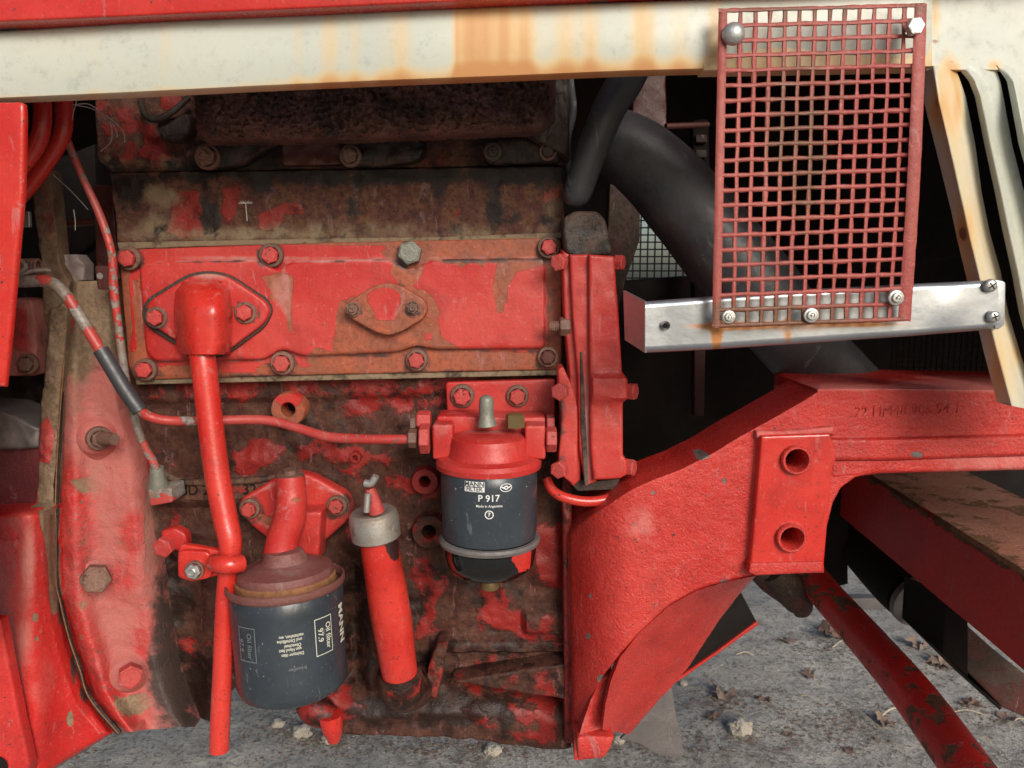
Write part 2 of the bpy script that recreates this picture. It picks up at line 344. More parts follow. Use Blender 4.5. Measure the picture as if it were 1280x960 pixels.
def resample(pts, n):
    P = np.array(pts, float); d = np.r_[0, np.cumsum(np.hypot(*(P[1:] - P[:-1]).T))]; t = np.linspace(0, d[-1], n)
    return np.stack([np.interp(t, d, P[:, i]) for i in range(P.shape[1])], 1)
def sheet(bm, L, R, Yf, nu=30, nv=30, back=.03, amp=0.0, nsc=60, relief=None, rnd=0.0, rdep=.006):
    """ruled, slightly modelled surface between two traced lines; Yf(px,py,u,t) is its distance; its rim runs back by `back`"""
    A = resample(L, nv); B = resample(R, nv); V = []
    U = np.linspace(0, 1, nu); GX = A[:, None, 0] + (B - A)[:, None, 0] * U[None]; GY = A[:, None, 1] + (B - A)[:, None, 1] * U[None]
    D = relief.ev(GX.ravel(), GY.ravel())[3].reshape(GX.shape) if relief else np.zeros(GX.shape)
    H = np.hypot(*(A[-1] - A[0]))
    for j in range(nv):
        row = []; Wd = math.hypot(B[j][0] - A[j][0], B[j][1] - A[j][1])
        for i in range(nu):
            u = U[i]; t = j / (nv - 1); y = Yf(GX[j, i], GY[j, i], u, t)
            if rnd:
                d = min(u * Wd, (1 - u) * Wd, t * H, (1 - t) * H); q = max(0, 1 - d / rnd); y += rdep * (1 - math.sqrt(max(0, 1 - q * q)))
            c = at(GX[j, i], GY[j, i], y)
            e = -D[j, i]
            if amp: e += noise.fractal(c * nsc, .8, 2.0, 4) * amp
            c.y += e
            row.append(bm.verts.new(c))
        V.append(row)
    for j in range(nv - 1):
        for i in range(nu - 1): bm.faces.new((V[j][i], V[j][i + 1], V[j + 1][i + 1], V[j + 1][i]))
    if back:
        ring = V[0] + [V[j][-1] for j in range(1, nv)] + V[-1][-2::-1] + [V[j][0] for j in range(nv - 2, 0, -1)]
        bk = [bm.verts.new(v.co + Vector((0, back, 0))) for v in ring]
        k = len(ring)
        for i in range(k): bm.faces.new((ring[i], bk[i], bk[(i + 1) % k], ring[(i + 1) % k]))
def sh(name, mat, parent, L, R, Yf, label=None, field=None, sharp=50, holes=None, **k):
    bm = bmesh.new(); y = (lambda *a: Yf) if isinstance(Yf, float) else Yf
    sheet(bm, L, R, y, **k); return finish(bm, name, mat, parent, label, field, sharp, None, holes)

def catmull(P, n=8):
    P = [Vector(p) for p in P]; Q = [P[0] * 2 - P[1]] + P + [P[-1] * 2 - P[-2]]; out = []
    for i in range(1, len(Q) - 2):
        for j in range(n):
            t = j / n; a, b, c, d = Q[i - 1:i + 3]
            out.append(.5 * ((2 * b) + (c - a) * t + (2 * a - 5 * b + 4 * c - d) * t * t + (3 * b - a - 3 * c + d) * t ** 3))
    out.append(P[-1]); return out
def tube(bm, pts, rpx, seg=20, n=8, caps=True, px=True, hollow=0.0, wob=0.0):
    """pts: (px,py,Y); rpx radius in photo pixels (number or one per point)"""
    if px:
        W3 = [at(*p) for p in pts]; R = [(rpx[i] if isinstance(rpx, (list, tuple)) else rpx) * mpp(*pts[i]) for i in range(len(pts))]
    else:
        W3 = [Vector(p) for p in pts]; R = list(rpx) if isinstance(rpx, (list, tuple)) else [rpx] * len(pts)
    S = catmull([Vector((*w, r)) for w, r in zip(W3, R)], n) if n > 1 else [Vector((*w, r)) for w, r in zip(W3, R)]
    ctr = [Vector(s[:3]) for s in S]; rr = [s[3] for s in S]
    T = [(ctr[min(i + 1, len(ctr) - 1)] - ctr[max(i - 1, 0)]).normalized() for i in range(len(ctr))]
    N = T[0].orthogonal().normalized(); rings = []
    for i, c in enumerate(ctr):
        if i:
            N = (T[i - 1].rotation_difference(T[i])) @ N; N = (N - T[i] * N.dot(T[i])).normalized()
        Bn = T[i].cross(N); ring = []
        for k in range(seg):
            a = 2 * math.pi * k / seg; v = N * math.cos(a) + Bn * math.sin(a); r_ = rr[i]
            if wob: r_ *= 1 + wob * noise.noise(c * 40 + v * .7)
            ring.append(bm.verts.new(c + v * r_))
        rings.append(ring)
    for a, b in zip(rings, rings[1:]):
        for k in range(seg): bm.faces.new((a[k], a[(k + 1) % seg], b[(k + 1) % seg], b[k]))
    if caps: bm.faces.new(rings[0][::-1]); bm.faces.new(rings[-1])
def tb(name, mat, parent, pts, rpx, label=None, field=None, sharp=50, **k):
    bm = bmesh.new(); tube(bm, pts, rpx, **k); return finish(bm, name, mat, parent, label, field, sharp)

def lathe(bm, prof, origin, axis=(0, 0, 1), seg=40, xdir=None, jit=0.0):
    """prof: (radius, height) pairs in metres"""
    ax = Vector(axis).normalized(); X = (Vector(xdir) if xdir else ax.orthogonal()); X = (X - ax * X.dot(ax)).normalized(); Yv = ax.cross(X); rings = []
    o = Vector(origin)
    for r, h in prof:
        if r < 1e-6: rings.append([bm.verts.new(o + ax * h)])
        else:
            ring = []
            for k in range(seg):
                a = 2 * math.pi * k / seg; d = X * math.cos(a) + Yv * math.sin(a); p = o + ax * h + d * r
                if jit: p += d * noise.noise(p * 120) * jit
                ring.append(bm.verts.new(p))
            rings.append(ring)
    for a, b in zip(rings, rings[1:]):
        for k in range(seg):
            k2 = (k + 1) % seg
            if len(a) == 1 and len(b) == 1: continue
            if len(a) == 1: bm.faces.new((a[0], b[k2], b[k]))
            elif len(b) == 1: bm.faces.new((a[k], a[k2], b[0]))
            else: bm.faces.new((a[k], a[k2], b[k2], b[k]))
def la(name, mat, parent, prof, origin, axis=(0, 0, 1), label=None, field=None, sharp=35, **k):
    bm = bmesh.new(); lathe(bm, prof, origin, axis, **k); return finish(bm, name, mat, parent, label, field, sharp)

# ------------------------------------------------------------------ fasteners (shared meshes; unit = radius of the outer rim)
_bolt = {}
def hexring(r, seg=6): return [(r * math.cos(math.pi / 3 * k), r * math.sin(math.pi / 3 * k)) for k in range(6)]
def bolt_mesh(kind, mat):
    if (kind, mat) in _bolt: return _bolt[(kind, mat)]
    bm = bmesh.new()
    def hexa(r, z0, z1, ch=.12):
        rings = [[bm.verts.new((x * s, y * s, z)) for x, y in hexring(r)] for s, z in ((1, z0), (1, z1 - ch * .6), (1 - ch, z1))]
        for a, b in zip(rings, rings[1:]):
            for k in range(6): bm.faces.new((a[k], a[(k + 1) % 6], b[(k + 1) % 6], b[k]))
        bm.faces.new(rings[-1])
    L = lambda p, seg=24: lathe(bm, p, (0, 0, 0), (0, 0, 1), seg)
    if kind == 'washer_bolt':
        L([(1, -.3), (1, .08), (.93, .16), (.72, .18), (.70, .12)]); hexa(.72, .1, .62); L([(.52, .60), (.48, .655), (.2, .665), (0, .665)])
    elif kind == 'hex':
        hexa(1, -.2, .75, .1); L([(.78, .74), (.74, .80), (.0, .80)])
    elif kind == 'nut_stud':
        L([(1, -.3), (1, .08), (.95, .12), (.8, .12)]); hexa(.80, .1, .62, .1)
        L([(.42, .6), (.42, .72), (.38, .74), (.38, .78), (.42, .8), (.42, .86), (.38, .88), (.40, .92), (.34, 1.05), (.22, 1.05), (.18, .9), (0, .9)], 16)
    elif kind == 'socket':
        L([(1, -.3), (1, .1), (.92, .2), (.55, .22), (.50, .55), (.42, .62), (.26, .62), (.22, .35), (0, .35)])
    elif kind == 'dome':
        L([(1, -.2), (1, 0), (.97, .12), (.86, .3), (.66, .46), (.4, .58), (.15, .63), (0, .64)])
    elif kind == 'phillips':
        L([(1, -.2), (1, .0), (.94, .2), (.78, .38), (.5, .48), (.0, .52)])
        for a in (0, math.pi / 2):
            c, s_ = math.cos(a), math.sin(a)
            for p in (((-.55, -.09), (.55, -.09), (.55, .09), (-.55, .09)),):
                bot = [bm.verts.new((x * c - y * s_, x * s_ + y * c, .40)) for x, y in p]; top = [bm.verts.new((x * c - y * s_, x * s_ + y * c, .535)) for x, y in p]
                f = bm.faces.new(top); f.material_index = 1
                for k in range(4): f = bm.faces.new((bot[k], bot[(k + 1) % 4], top[(k + 1) % 4], top[k])); f.material_index = 1
    elif kind == 'nutwasher':
        L([(1, -.2), (1, .05), (.9, .14), (.62, .18)]); L([(.66, .1), (.66, .4), (.56, .5), (.34, .52), (.3, .3), (0, .3)], 20)
        L([(.16, .3), (.16, .7), (0, .72)], 10)
    bmesh.ops.recalc_face_normals(bm, faces=bm.faces[:])
    if kind in ('washer_bolt', 'nut_stud'):
        for f in bm.faces:
            if f.calc_center_median().z < .19 and f.calc_center_median().xy.length > .6: f.material_index = 2
    me = bpy.data.meshes.new(kind); bm.to_mesh(me); bm.free(); me.materials.append(M[mat]); me.materials.append(M['black']); me.materials.append(M['rbolt'])
    n = len(me.vertices); a = me.attributes.new('wear', 'FLOAT_COLOR', 'POINT'); a.data.foreach_set('color', np.tile([1., 0, 0, 1], n).astype(np.float32))
    for p in me.polygons: p.use_smooth = True
    me.set_sharp_from_angle(angle=rad(30)); _bolt[(kind, mat)] = me; return me
def bolt(parent, px, py, Y, r, kind='washer_bolt', mat='bolt', axis=(0, -1, .0), name='bolt', label=None):
    o = link(bolt_mesh(kind, mat), name, parent, label)
    a = Vector(axis) + Vector((random.uniform(-.05, .05), 0, random.uniform(-.05, .05)))
    o.rotation_mode = 'QUATERNION'
    o.rotation_quaternion = a.to_track_quat('Z', 'Y') @ Quaternion((0, 0, 1), random.uniform(0, 1.04))
    o.location = at(px, py, Y); s = r * mpp(px, py, Y); o.scale = (s, s, s); return o

def text_mesh(bm, s, size, place, bold=0.0, aspect=1.0, depth=0.0, mi=0):
    """letters as geometry; place(x, y) -> world point for letter-plane coordinates in metres, centred"""
    cu = bpy.data.curves.new('t', 'FONT'); cu.body = s; cu.size = size; cu.align_x = 'CENTER'; cu.align_y = 'CENTER'; cu.offset = bold; cu.resolution_u = 3
    o = bpy.data.objects.new('t', cu); me = bpy.data.meshes.new_from_object(o)
    t = bmesh.new(); t.from_mesh(me)
    vm = [bm.verts.new(place(v.co.x * aspect, v.co.y)) for v in t.verts]; t.verts.ensure_lookup_table()
    for f in t.faces:
        try: g = bm.faces.new([vm[v.index] for v in f.verts]); g.material_index = mi
        except ValueError: pass
    t.free(); bpy.data.meshes.remove(me); bpy.data.objects.remove(o); bpy.data.curves.remove(cu)

# ================================================================== THE SETTING
gm = bmesh.new(); bmesh.ops.create_grid(gm, x_segments=2, y_segments=2, size=150)
o = finish(gm, 'ground_plane_far', 'ground', None); o.name = 'ground'; o['kind'] = 'structure'
gm = bmesh.new(); nx, ny = 220, 150; V = []
for j in range(ny):
    row = []
    for i in range(nx):
        x = -1.6 + 3.6 * i / (nx - 1); y = .7 + 2.6 * j / (ny - 1)
        e = min(1, min(i, nx - 1 - i, j, ny - 1 - j) / 8)
        z = (noise.fractal(Vector((x * 5, y * 5, 0)), .9, 2, 5) * .006 + .004 * noise.noise(Vector((x * 22, y * 22, 3)))) * e + .012 * e
        row.append(gm.verts.new((x, y, z if e > 0 else -.003)))
    V.append(row)
for j in range(ny - 1):
    for i in range(nx - 1): gm.faces.new((V[j][i], V[j][i + 1], V[j + 1][i + 1], V[j + 1][i]))
o = finish(gm, 'pavement', 'ground', None, sharp=180); o['kind'] = 'structure'

# ================================================================== BONNET SHELL (encloses the engine)
bm = bmesh.new()
def box(bm, x0, x1, y0, y1, z0, z1):
    vs8 = [bm.verts.new((x, y, z)) for x in (x0, x1) for y in (y0, y1) for z in (z0, z1)]
    for f in ((0, 1, 3, 2), (4, 6, 7, 5), (0, 4, 5, 1), (2, 3, 7, 6), (0, 2, 6, 4), (1, 5, 7, 3)): bm.faces.new([vs8[i] for i in f])
FY = 1.32
wA, wB = at(765, 262, FY), at(862, 352, FY)
zt = CAMZ + .42
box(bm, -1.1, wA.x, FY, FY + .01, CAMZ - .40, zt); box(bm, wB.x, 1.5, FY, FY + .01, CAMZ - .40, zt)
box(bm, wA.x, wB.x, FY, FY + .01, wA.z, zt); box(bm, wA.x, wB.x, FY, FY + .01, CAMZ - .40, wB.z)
finish(bm, 'far_bonnet_side', 'black', tractor)  # black colour stands in for the shade deep in the engine bay
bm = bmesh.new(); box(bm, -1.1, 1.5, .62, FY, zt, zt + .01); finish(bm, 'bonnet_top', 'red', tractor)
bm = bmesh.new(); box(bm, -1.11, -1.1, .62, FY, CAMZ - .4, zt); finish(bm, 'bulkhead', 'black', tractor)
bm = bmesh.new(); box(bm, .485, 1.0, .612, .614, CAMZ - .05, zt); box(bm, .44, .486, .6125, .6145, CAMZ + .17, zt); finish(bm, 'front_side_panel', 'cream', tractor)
bm = bmesh.new(); box(bm, -1.1, -.43, .606, .608, CAMZ - .30, zt); finish(bm, 'left_light_blocker', 'red', tractor)  # unseen sheet, added to keep light out of the engine bay
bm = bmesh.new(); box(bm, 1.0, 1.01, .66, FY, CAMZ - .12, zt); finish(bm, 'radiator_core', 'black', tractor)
# wire screen in the far opening
bm = bmesh.new(); k = 11
for i in range(k + 1):
    x = wA.x + (wB.x - wA.x) * i / k; box(bm, x - .0012, x + .0012, FY - .004, FY - .002, wB.z, wA.z)
for i in range(10):
    z = wB.z + (wA.z - wB.z) * (i + .5) / 10; box(bm, wA.x, wB.x, FY - .0015, FY + .0005, z - .0012, z + .0012)
finish(bm, 'wire_screen', 'mesh_wire', tractor, label='fine black wire screen seen deep behind the hose')

# ================================================================== BONNET: red top edge, cream rail, louvred panel
pr('bonnet_red_edge', 'red', tractor, [(-330, -90), (1620, -120), (1620, -45), (900, -14), (620, -2), (560, 2), (480, 6), (320, 13), (160, 20), (0, 27), (-330, 41)], .592, .03, bev=3,
   label='glossy red bonnet edge above the cream rail', cut=20)
pr('rubber_seal', 'rustring', tractor, [(-60, 24), (0, 21), (160, 14), (320, 7), (620, -6), (760, -10), (760, 0), (620, 5), (480, 11), (320, 18), (160, 26), (0, 35), (-60, 38)], .605, .02, bev=1.5,
   label='rusty seam strip under the red bonnet edge')
stain = Field(1, -.1, -.15)
# orange run-down stains and rusty lower edge of the rail
for x0, w_, y0, v in ((118, 9, 60, .40), (205, 12, 45, .55), (372, 10, 50, .50), (412, 14, 60, .85), (444, 9, 60, .5), (500, 14, 60, .85), (480, 8, 80, .4), (588, 14, 50, 1.25), (606, 12, 50, 1.15), (572, 5, 50, 1.1),
                      (630, 12, 50, 1.1), (655, 12, 60, .9), (706, 14, 60, .6), (738, 10, 60, .7), (800, 10, 40, .85), (810, 8, 60, .7), (850, 10, 60, .35), (893, 8, 55, .75)):
    stain.b('B', x0, y0, w_ * 1.2, 75, v * (.95 if 565 < x0 < 660 else .72))
def rail_bottom(x): return np.interp(x, [-40, 0, 320, 640, 780, 895, 1165], [127, 124, 110, 97, 91, 88, 83])
stain.f('B', lambda x, y: np.clip(1 - (rail_bottom(x) - y) / np.interp(x, [0, 250, 400, 600, 900], [10, 12, 20, 26, 22]), 0, 1) * np.interp(x, [0, 200, 400, 560, 900], [.75, .75, 1.0, 1.15, 1.0]))
stain.f('B', lambda x, y: np.interp(x, [0, 300, 560, 660, 1165], [0, .0, .12, .30, .28]))
stain.f('G', lambda x, y: np.clip(1 - (rail_bottom(x) - y) / 4, 0, 1) * .45)
stain.f('G', lambda x, y: np.exp(-((x - 895) / 7) ** 2) * .45)
railT = [(-330, 56), (-40, 41), (0, 39), (160, 28), (320, 20), (480, 13), (600, 9), (677, 6), (780, 3), (900, -1), (1165, -10)]
railB = [(-330, 142), (-40, 127), (0, 125), (160, 118), (320, 110), (480, 103), (640, 97), (780, 91), (895, 88), (1165, 83)]
sh('bonnet_side_rail', 'cream', tractor, railT, railB, lambda px, py, u, t: .608 - .0035 * math.sin(math.pi * min(1, max(0, u))) + .0008 * math.sin(px * .021) , field=stain,
   label='cream painted side rail with orange rust runs', nu=30, nv=240, back=.012, rnd=3, rdep=.002)
# folded lower lip, seen behind the grid
pr('rail_lip', 'cream', tractor, [(880, 60), (1165, 52), (1165, 83), (880, 88)], .606, .02, bev=1, field=Field(1, .25, .8))
lp = Field(1, -.15, -.2)
for e in ([(1160, 100), (1178, 90), (1212, 140), (1240, 240), (1290, 420), (1290, 520), (1245, 512), (1200, 320), (1165, 160)],): lp.p('B', e, .55, 26)
for cx, cy, rx, ry, v in ((1188, 88, 14, 16, 1.3), (1196, 130, 8, 40, 1.1), (1243, 82, 12, 10, 1.0), (1203, 290, 12, 26, 1.3), (1172, 140, 14, 26, 1.1), (1208, 330, 8, 60, .95), (1245, 470, 12, 40, 1.0), (1186, 110, 6, 50, .9), (1168, 20, 10, 40, .9), (1276, 440, 10, 14, 1.1)):
    lp.b('B', cx, cy, rx, ry, v)
for cx, cy, rx, ry, v in ((1203, 293, 7, 12, 1.2), (1171, 125, 5, 20, .8), (1190, 78, 8, 4, .9), (1170, 52, 10, 5, .9)): lp.b('G', cx, cy, rx, ry, v)
pan = sh('louvred_panel', 'cream', tractor, [(1158, -40), (1158, 87)], [(1420, -50), (1420, 87)],
         lambda px, py, u, t: .6125, nu=50, nv=40, back=.006, field=lp, label='cream louvred front panel, rusty along its edge')
def strip(name, L, R, Yf, **k): return sh(name, 'cream', pan, L, R, Yf, field=lp, nu=26, nv=90, **k)
strip('panel_leg', [(1158, 82), (1162, 125), (1172, 165), (1182, 205), (1196, 262), (1204, 300), (1216, 350), (1237, 440), (1254, 505)],
      [(1193, 82), (1200, 100), (1207, 120), (1219, 180), (1227, 240), (1237, 290), (1251, 340), (1260, 390), (1284, 470), (1298, 514)],
      lambda px, py, u, t: .612 + .010 * max(0, 1 - u / .22) - .004 * math.exp(-((u - .28) / .12) ** 2) + .006 * max(0, (u - .75) / .25) - .002 * math.sin(t * 9), back=.008)
strip('louvre', [(1196, 81), (1212, 100), (1220, 120), (1232, 180), (1245, 240), (1255, 290), (1266, 340), (1275, 390), (1298, 470), (1312, 520)],
      [(1243, 81), (1250, 100), (1254, 120), (1265, 180), (1280, 240), (1292, 290), (1304, 340), (1316, 390), (1336, 470), (1350, 520)],
      lambda px, py, u, t: .612 - .016 * math.exp(-((u - .18) / .16) ** 2) * min(1, t * 7) + .004 * (1 - math.cos((u - .5) * 5)) * .5, back=.0015)
strip('louvre', [(1246, 81), (1260, 100), (1264, 120), (1275, 180), (1292, 240), (1304, 290), (1316, 340), (1330, 390), (1350, 470), (1360, 520)],
      [(1293, 82), (1302, 110), (1312, 150), (1331, 240), (1348, 310), (1372, 410), (1395, 520)],
      lambda px, py, u, t: .612 - .016 * math.exp(-((u - .18) / .16) ** 2) * min(1, t * 7), back=.0015)

# ================================================================== ALUMINIUM BRACKET
af = Field(1, -.6, -.15)
for cx, cy, rx, ry, v in ((896, 420, 8, 22, 1.9), (985, 415, 8, 22, 1.5), (930, 408, 80, 6, 1.6), (1040, 405, 120, 6, 1.3), (1005, 412, 40, 7, .7), (950, 425, 30, 14, .35)): af.b('B', cx, cy, rx, ry, v)
brk = sh('aluminium_bracket', 'alu', tractor, [(806, 377), (886, 371), (1000, 362), (1140, 355), (1248, 350)], [(806, 441), (886, 437), (960, 432), (1140, 420), (1248, 411)],
         lambda px, py, u, t: .600 + .0035 * max(0, (u - .93) / .07) + .003 * max(0, (.07 - u) / .07) - .0016 * math.exp(-((t - .86) / .05) ** 2) * math.sin(u * 3.1) + .0012 * math.exp(-((px - 830) / 26) ** 2), field=af, nu=24, nv=150, back=.003,
         label='bare aluminium strip bolted across, with a bent end')
pr('bracket_end', 'alu', brk, rounded([(1246, 350), (1257, 352), (1256, 406), (1247, 412), (1244, 411), (1244, 350)], 4), .600, .003, bev=.6, field=af)
bm = bmesh.new()                                            # folded-back end flange
p = [at(806, 377, .600), at(806, 441, .600), at(781, 425, .635), at(779, 363, .635)]
q = [v + Vector((.002, .002, 0)) for v in p]
a = [bm.verts.new(v) for v in p]; b = [bm.verts.new(v) for v in q]
bm.faces.new(a); bm.faces.new(b[::-1])
for i in range(4): bm.faces.new((a[i], b[i], b[(i + 1) % 4], a[(i + 1) % 4]))
finish(bm, 'end_flange', 'alu', brk, field=Field(1, -.5, .1))
bm = bmesh.new(); tube(bm, [(832, 407, .604), (832, 407, .597)], 5.5, seg=20, n=1, caps=False); tube(bm, [(832, 407, .606), (832, 407, .5965)], 3.2, seg=16, n=1); finish(bm, 'drill_hole', 'black', brk)  # black plug, its colour standing in for the dark inside a drilled hole
bolt(brk, 1238, 357, .597, 8.5, 'phillips', 'zinc', name='screw'); bolt(brk, 1242, 396, .597, 8, 'phillips', 'zinc', name='screw')
bm = bmesh.new(); box(bm, *[at(806, 440, .6).x, at(1248, 440, .6).x], .6035, .63, at(1000, 434, .6).z, at(1000, 431, .6).z)
bm.free()

# ================================================================== WIRE GUARD GRID
gT = [(898, 11), (1160, 4)]; gB = [(890, 410), (1137, 401)]
gf = Field(1, .22, .1)
for cx, cy, rx, ry, v in ((960, 397, 130, 18, 1.1), (1000, 150, 50, 90, .7), (1010, 200, 25, 110, .65), (1000, 15, 120, 8, .8), (915, 400, 20, 12, .8), (1150, 12, 12, 12, .7), (975, 180, 14, 24, 1.0)): gf.b('G', cx, cy, rx, ry, v)
gf.p('R', [(895, 385), (1060, 385), (1060, 412), (890, 412)], .62, 20); gf.b('R', 1140, 175, 8, 30, .5)
def gp(u, v):                                              # u across, v down
    x = (1 - v) * (898 + 262 * u) + v * (890 + 247 * u); y = (1 - v) * (11 - 7 * u) + v * (410 - 9 * u)
    x += 4 * math.sin(v * 2.6) * max(0, (u - .5)) * 2
    return x, y
def gY(u, v): return .586 - .007 * max(0, (u - .9) / .1) * math.sin(math.pi * min(1, v + .05)) + .0015 * math.sin(v * 5 + u * 3) + .001 * noise.noise(Vector((u * 4, v * 6, 0)))
grd = None
bm = bmesh.new()
def bar(bm, P, w, th):
    prev = None
    for i, (x, y, Y) in enumerate(P):
        dx = P[min(i + 1, len(P) - 1)][0] - P[max(i - 1, 0)][0]; dy = P[min(i + 1, len(P) - 1)][1] - P[max(i - 1, 0)][1]; L = math.hypot(dx, dy); nx_, ny_ = -dy / L, dx / L
        w_ = w * (1 + (.4 if w < 4 else .08) * noise.noise(Vector((x * .15, y * .15, 1))))
        cs = [(w_, .75), (w_ * .55, 0), (-w_ * .55, 0), (-w_, .75), (-w_ * .8, 1.9), (w_ * .8, 1.9)]
        ring = [bm.verts.new(at(x + nx_ * a_, y + ny_ * a_, Y + th * b_)) for a_, b_ in cs]
        if prev:
            for k_ in range(6): bm.faces.new((prev[k_], prev[(k_ + 1) % 6], ring[(k_ + 1) % 6], ring[k_]))
        else: bm.faces.new(ring[::-1])
        prev = ring
    bm.faces.new(prev)
NC, NR = 13, 21
for i in range(1, NC):
    u = .035 + (i / NC) * .925
    bar(bm, [(lambda q: (q[0] + 1.0 * noise.noise(Vector((i * 3.1, v * 9, 0))), q[1], gY(u, v)))(gp(u, v)) for v in [k_ / 42 for k_ in range(43)]], 2.85, .0012)
for j in range(1, NR):
    v = .008 + (j / NR) * .984
    bar(bm, [(lambda q: (q[0], q[1] + 1.0 * noise.noise(Vector((u * 9, j * 2.7, 5))), gY(u, v) - .0003))(gp(u, v)) for u in [.02 + .945 * k_ / 26 for k_ in range(27)]], 2.85, .0012)
for uu, w_ in ((.022, 5.5), (.965, 8.0)):
    bar(bm, [(*gp(uu, v), gY(uu, v) - .0006) for v in [k_ / 40 for k_ in range(41)]], w_, .0014)
for vv in (.006, .994):
    bar(bm, [(*gp(u, vv), gY(u, vv) - .0006) for u in [.0 + .985 * k_ / 26 for k_ in range(27)]], 2.8, .0014)
grd = finish(bm, 'mesh_guard', 'guard', tractor, label='faded red square-hole grid guard with rusty lower edge', field=gf, sharp=60)
bolt(grd, 917, 42, .583, 14, 'dome', 'zinc', name='dome_bolt'); bolt(grd, 1142, 34, .580, 11, 'hex', 'zinc', name='hex_bolt')
bolt(grd, 911, 396, .583, 8.5, 'nutwasher', 'zinc', name='washer_nut'); bolt(grd, 1014, 394, .583, 9.5, 'nutwasher', 'zinc', name='washer_nut'); bolt(grd, 1120, 372, .583, 10, 'nutwasher', 'zinc', name='washer_nut')

# ================================================================== ENGINE: head, manifold, upper block band
hf = Field(0.25, .55, 0)
for e, v in (([(125, 130), (170, 130), (185, 160), (172, 208), (130, 205)], .5), ([(180, 160), (186, 158), (205, 180), (216, 200), (178, 195)], 1.2), ([(200, 118), (228, 116), (222, 130), (205, 135)], 1.1)): hf.p('R', e, v, 6)  # large left red patch dulled to paint in the deep shade there
hf.p('G', [(120, 120), (235, 120), (235, 205), (120, 205)], .12, 20); hf.b('G', 560, 185, 60, 25, .3)
hf.p('B', [(122, 192), (235, 194), (235, 213), (130, 213)], .6, 8)
head = pr('cylinder_head', 'block', tractor, [(116, 70), (707, 70), (705, 206), (560, 209), (138, 216), (132, 208), (121, 200)], .792, .40, bev=2, cut=5, amp=.003, nsc=35, field=hf, label='dark rusty cylinder head edge under the manifold')
mf = Field(.5, .1, .1)
bm = bmesh.new()
def manY(px, py, u, t):
    d = abs(u - .5) * 2; return .705 + .035 * (1 - math.sqrt(max(0, 1 - d ** 9)))
sheet(bm, [(236, 48), (262, 40), (420, 38), (660, 34), (697, 40)], [(246, 172), (262, 180), (420, 178), (672, 168), (694, 150)], lambda px, py, u, t: manY(px, py, u, t) + .02 * max(0, 1 - t / .05) + .03 * max(0, 1 - (1 - t) / .05) ** 2, nu=60, nv=190, back=.010, amp=.0055, nsc=260)
man = finish(bm, 'exhaust_manifold', 'manifold', tractor, 'coarsely rusted brown exhaust manifold', mf, 70)
sh('manifold_end', 'grease', man, [(688, 60), (690, 150), (660, 172)], [(712, 60), (712, 170), (712, 200)], .765, nu=14, nv=40, amp=.003, nsc=90, back=.03, rnd=6)
for poly, Y in (([(246, 180), (270, 172), (340, 168), (345, 178), (300, 205), (262, 212), (244, 202)], .772), ([(425, 178), (450, 170), (520, 170), (533, 182), (524, 200), (470, 208), (432, 206)], .772), ([(598, 180), (630, 172), (700, 176), (702, 203), (610, 206)], .776)):
    pr('flange', 'grease', man, rounded(poly, 8), Y, .03, bev=4, cut=5, amp=.004, nsc=60, field=Field(.4, .45, .3))
bolt(man, 259, 196, .768, 16, 'nut_stud', 'rbolt'); bolt(man, 438, 195, .768, 14, 'washer_bolt', 'rbolt'); bolt(man, 616, 190, .768, 12, 'socket', 'grease'); bolt(man, 685, 190, .772, 11, 'washer_bolt', 'grease')
tb('lifting_ring', 'grease', head, [(176, 128, .78), (182, 144, .772), (196, 149, .77), (215, 140, .772), (236, 122, .78)], [4, 4.5, 4.5, 4, 3.5])
pr('boss', 'grease', head, rounded([(196, 150), (236, 140), (240, 165), (222, 178), (198, 172)], 8), .776, .03, bev=4, cut=5, amp=.004, nsc=60)
pr('boss', 'brown', head, rounded([(350, 176), (425, 174), (428, 206), (352, 208)], 6), .786, .03, bev=3, cut=5, amp=.003, nsc=60)

uf = Field(-.05, .15, .25)
for e, v in (([(214, 250), (224, 242), (246, 238), (252, 262), (254, 294), (234, 297), (205, 290), (203, 282), (213, 276)], 1.15), ([(275, 232), (300, 226), (312, 240), (300, 262), (312, 290), (282, 290), (272, 262)], .56), ([(322, 268), (340, 262), (352, 255), (378, 252), (380, 266), (356, 270), (346, 290), (326, 286)], 1.0),
             ([(148, 270), (170, 262), (175, 290), (152, 292)], .5), ([(560, 252), (590, 250), (610, 270), (570, 280)], .46), ([(672, 232), (700, 232), (700, 258), (680, 262)], .55), ([(620, 232), (650, 232), (652, 250), (626, 252)], .45)): uf.p('R', e, v, 8)
uf.p('G', [(138, 215), (705, 208), (705, 222), (345, 226), (320, 236), (290, 222), (240, 224), (200, 226), (165, 250), (150, 262), (140, 240)], .95, 16)
for cx, cy, rx, ry, v in ((258, 262, 7, 34, .9), (270, 270, 5, 30, .85), (330, 232, 18, 12, .9), (618, 262, 8, 34, .95), (655, 215, 60, 12, .95), (480, 220, 120, 10, .9), (440, 250, 10, 30, .55), (545, 240, 12, 30, .6)): uf.b('G', cx, cy, rx, ry, v)
for cx, cy, rx, ry, v in ((200, 245, 26, 16, .95), (190, 280, 34, 16, .8), (300, 292, 200, 9, .9), (420, 285, 60, 14, .65), (590, 290, 100, 10, .6), (690, 270, 14, 24, .8)): uf.b('B', cx, cy, rx, ry, v)
band = pr('upper_block', 'block', tractor, [(137, 216), (560, 210), (703, 208), (706, 292), (560, 298), (400, 300), (250, 303), (148, 306)], .784, .30, bev=2, cut=4, amp=.0022, nsc=60, field=uf,
          label='brown greasy engine block band with red paint remnants', relief=Field().b('D', 655, 250, 45, 50, .006).b('D', 560, 250, 40, 50, .004).b('D', 330, 300, 500, 5, .003))
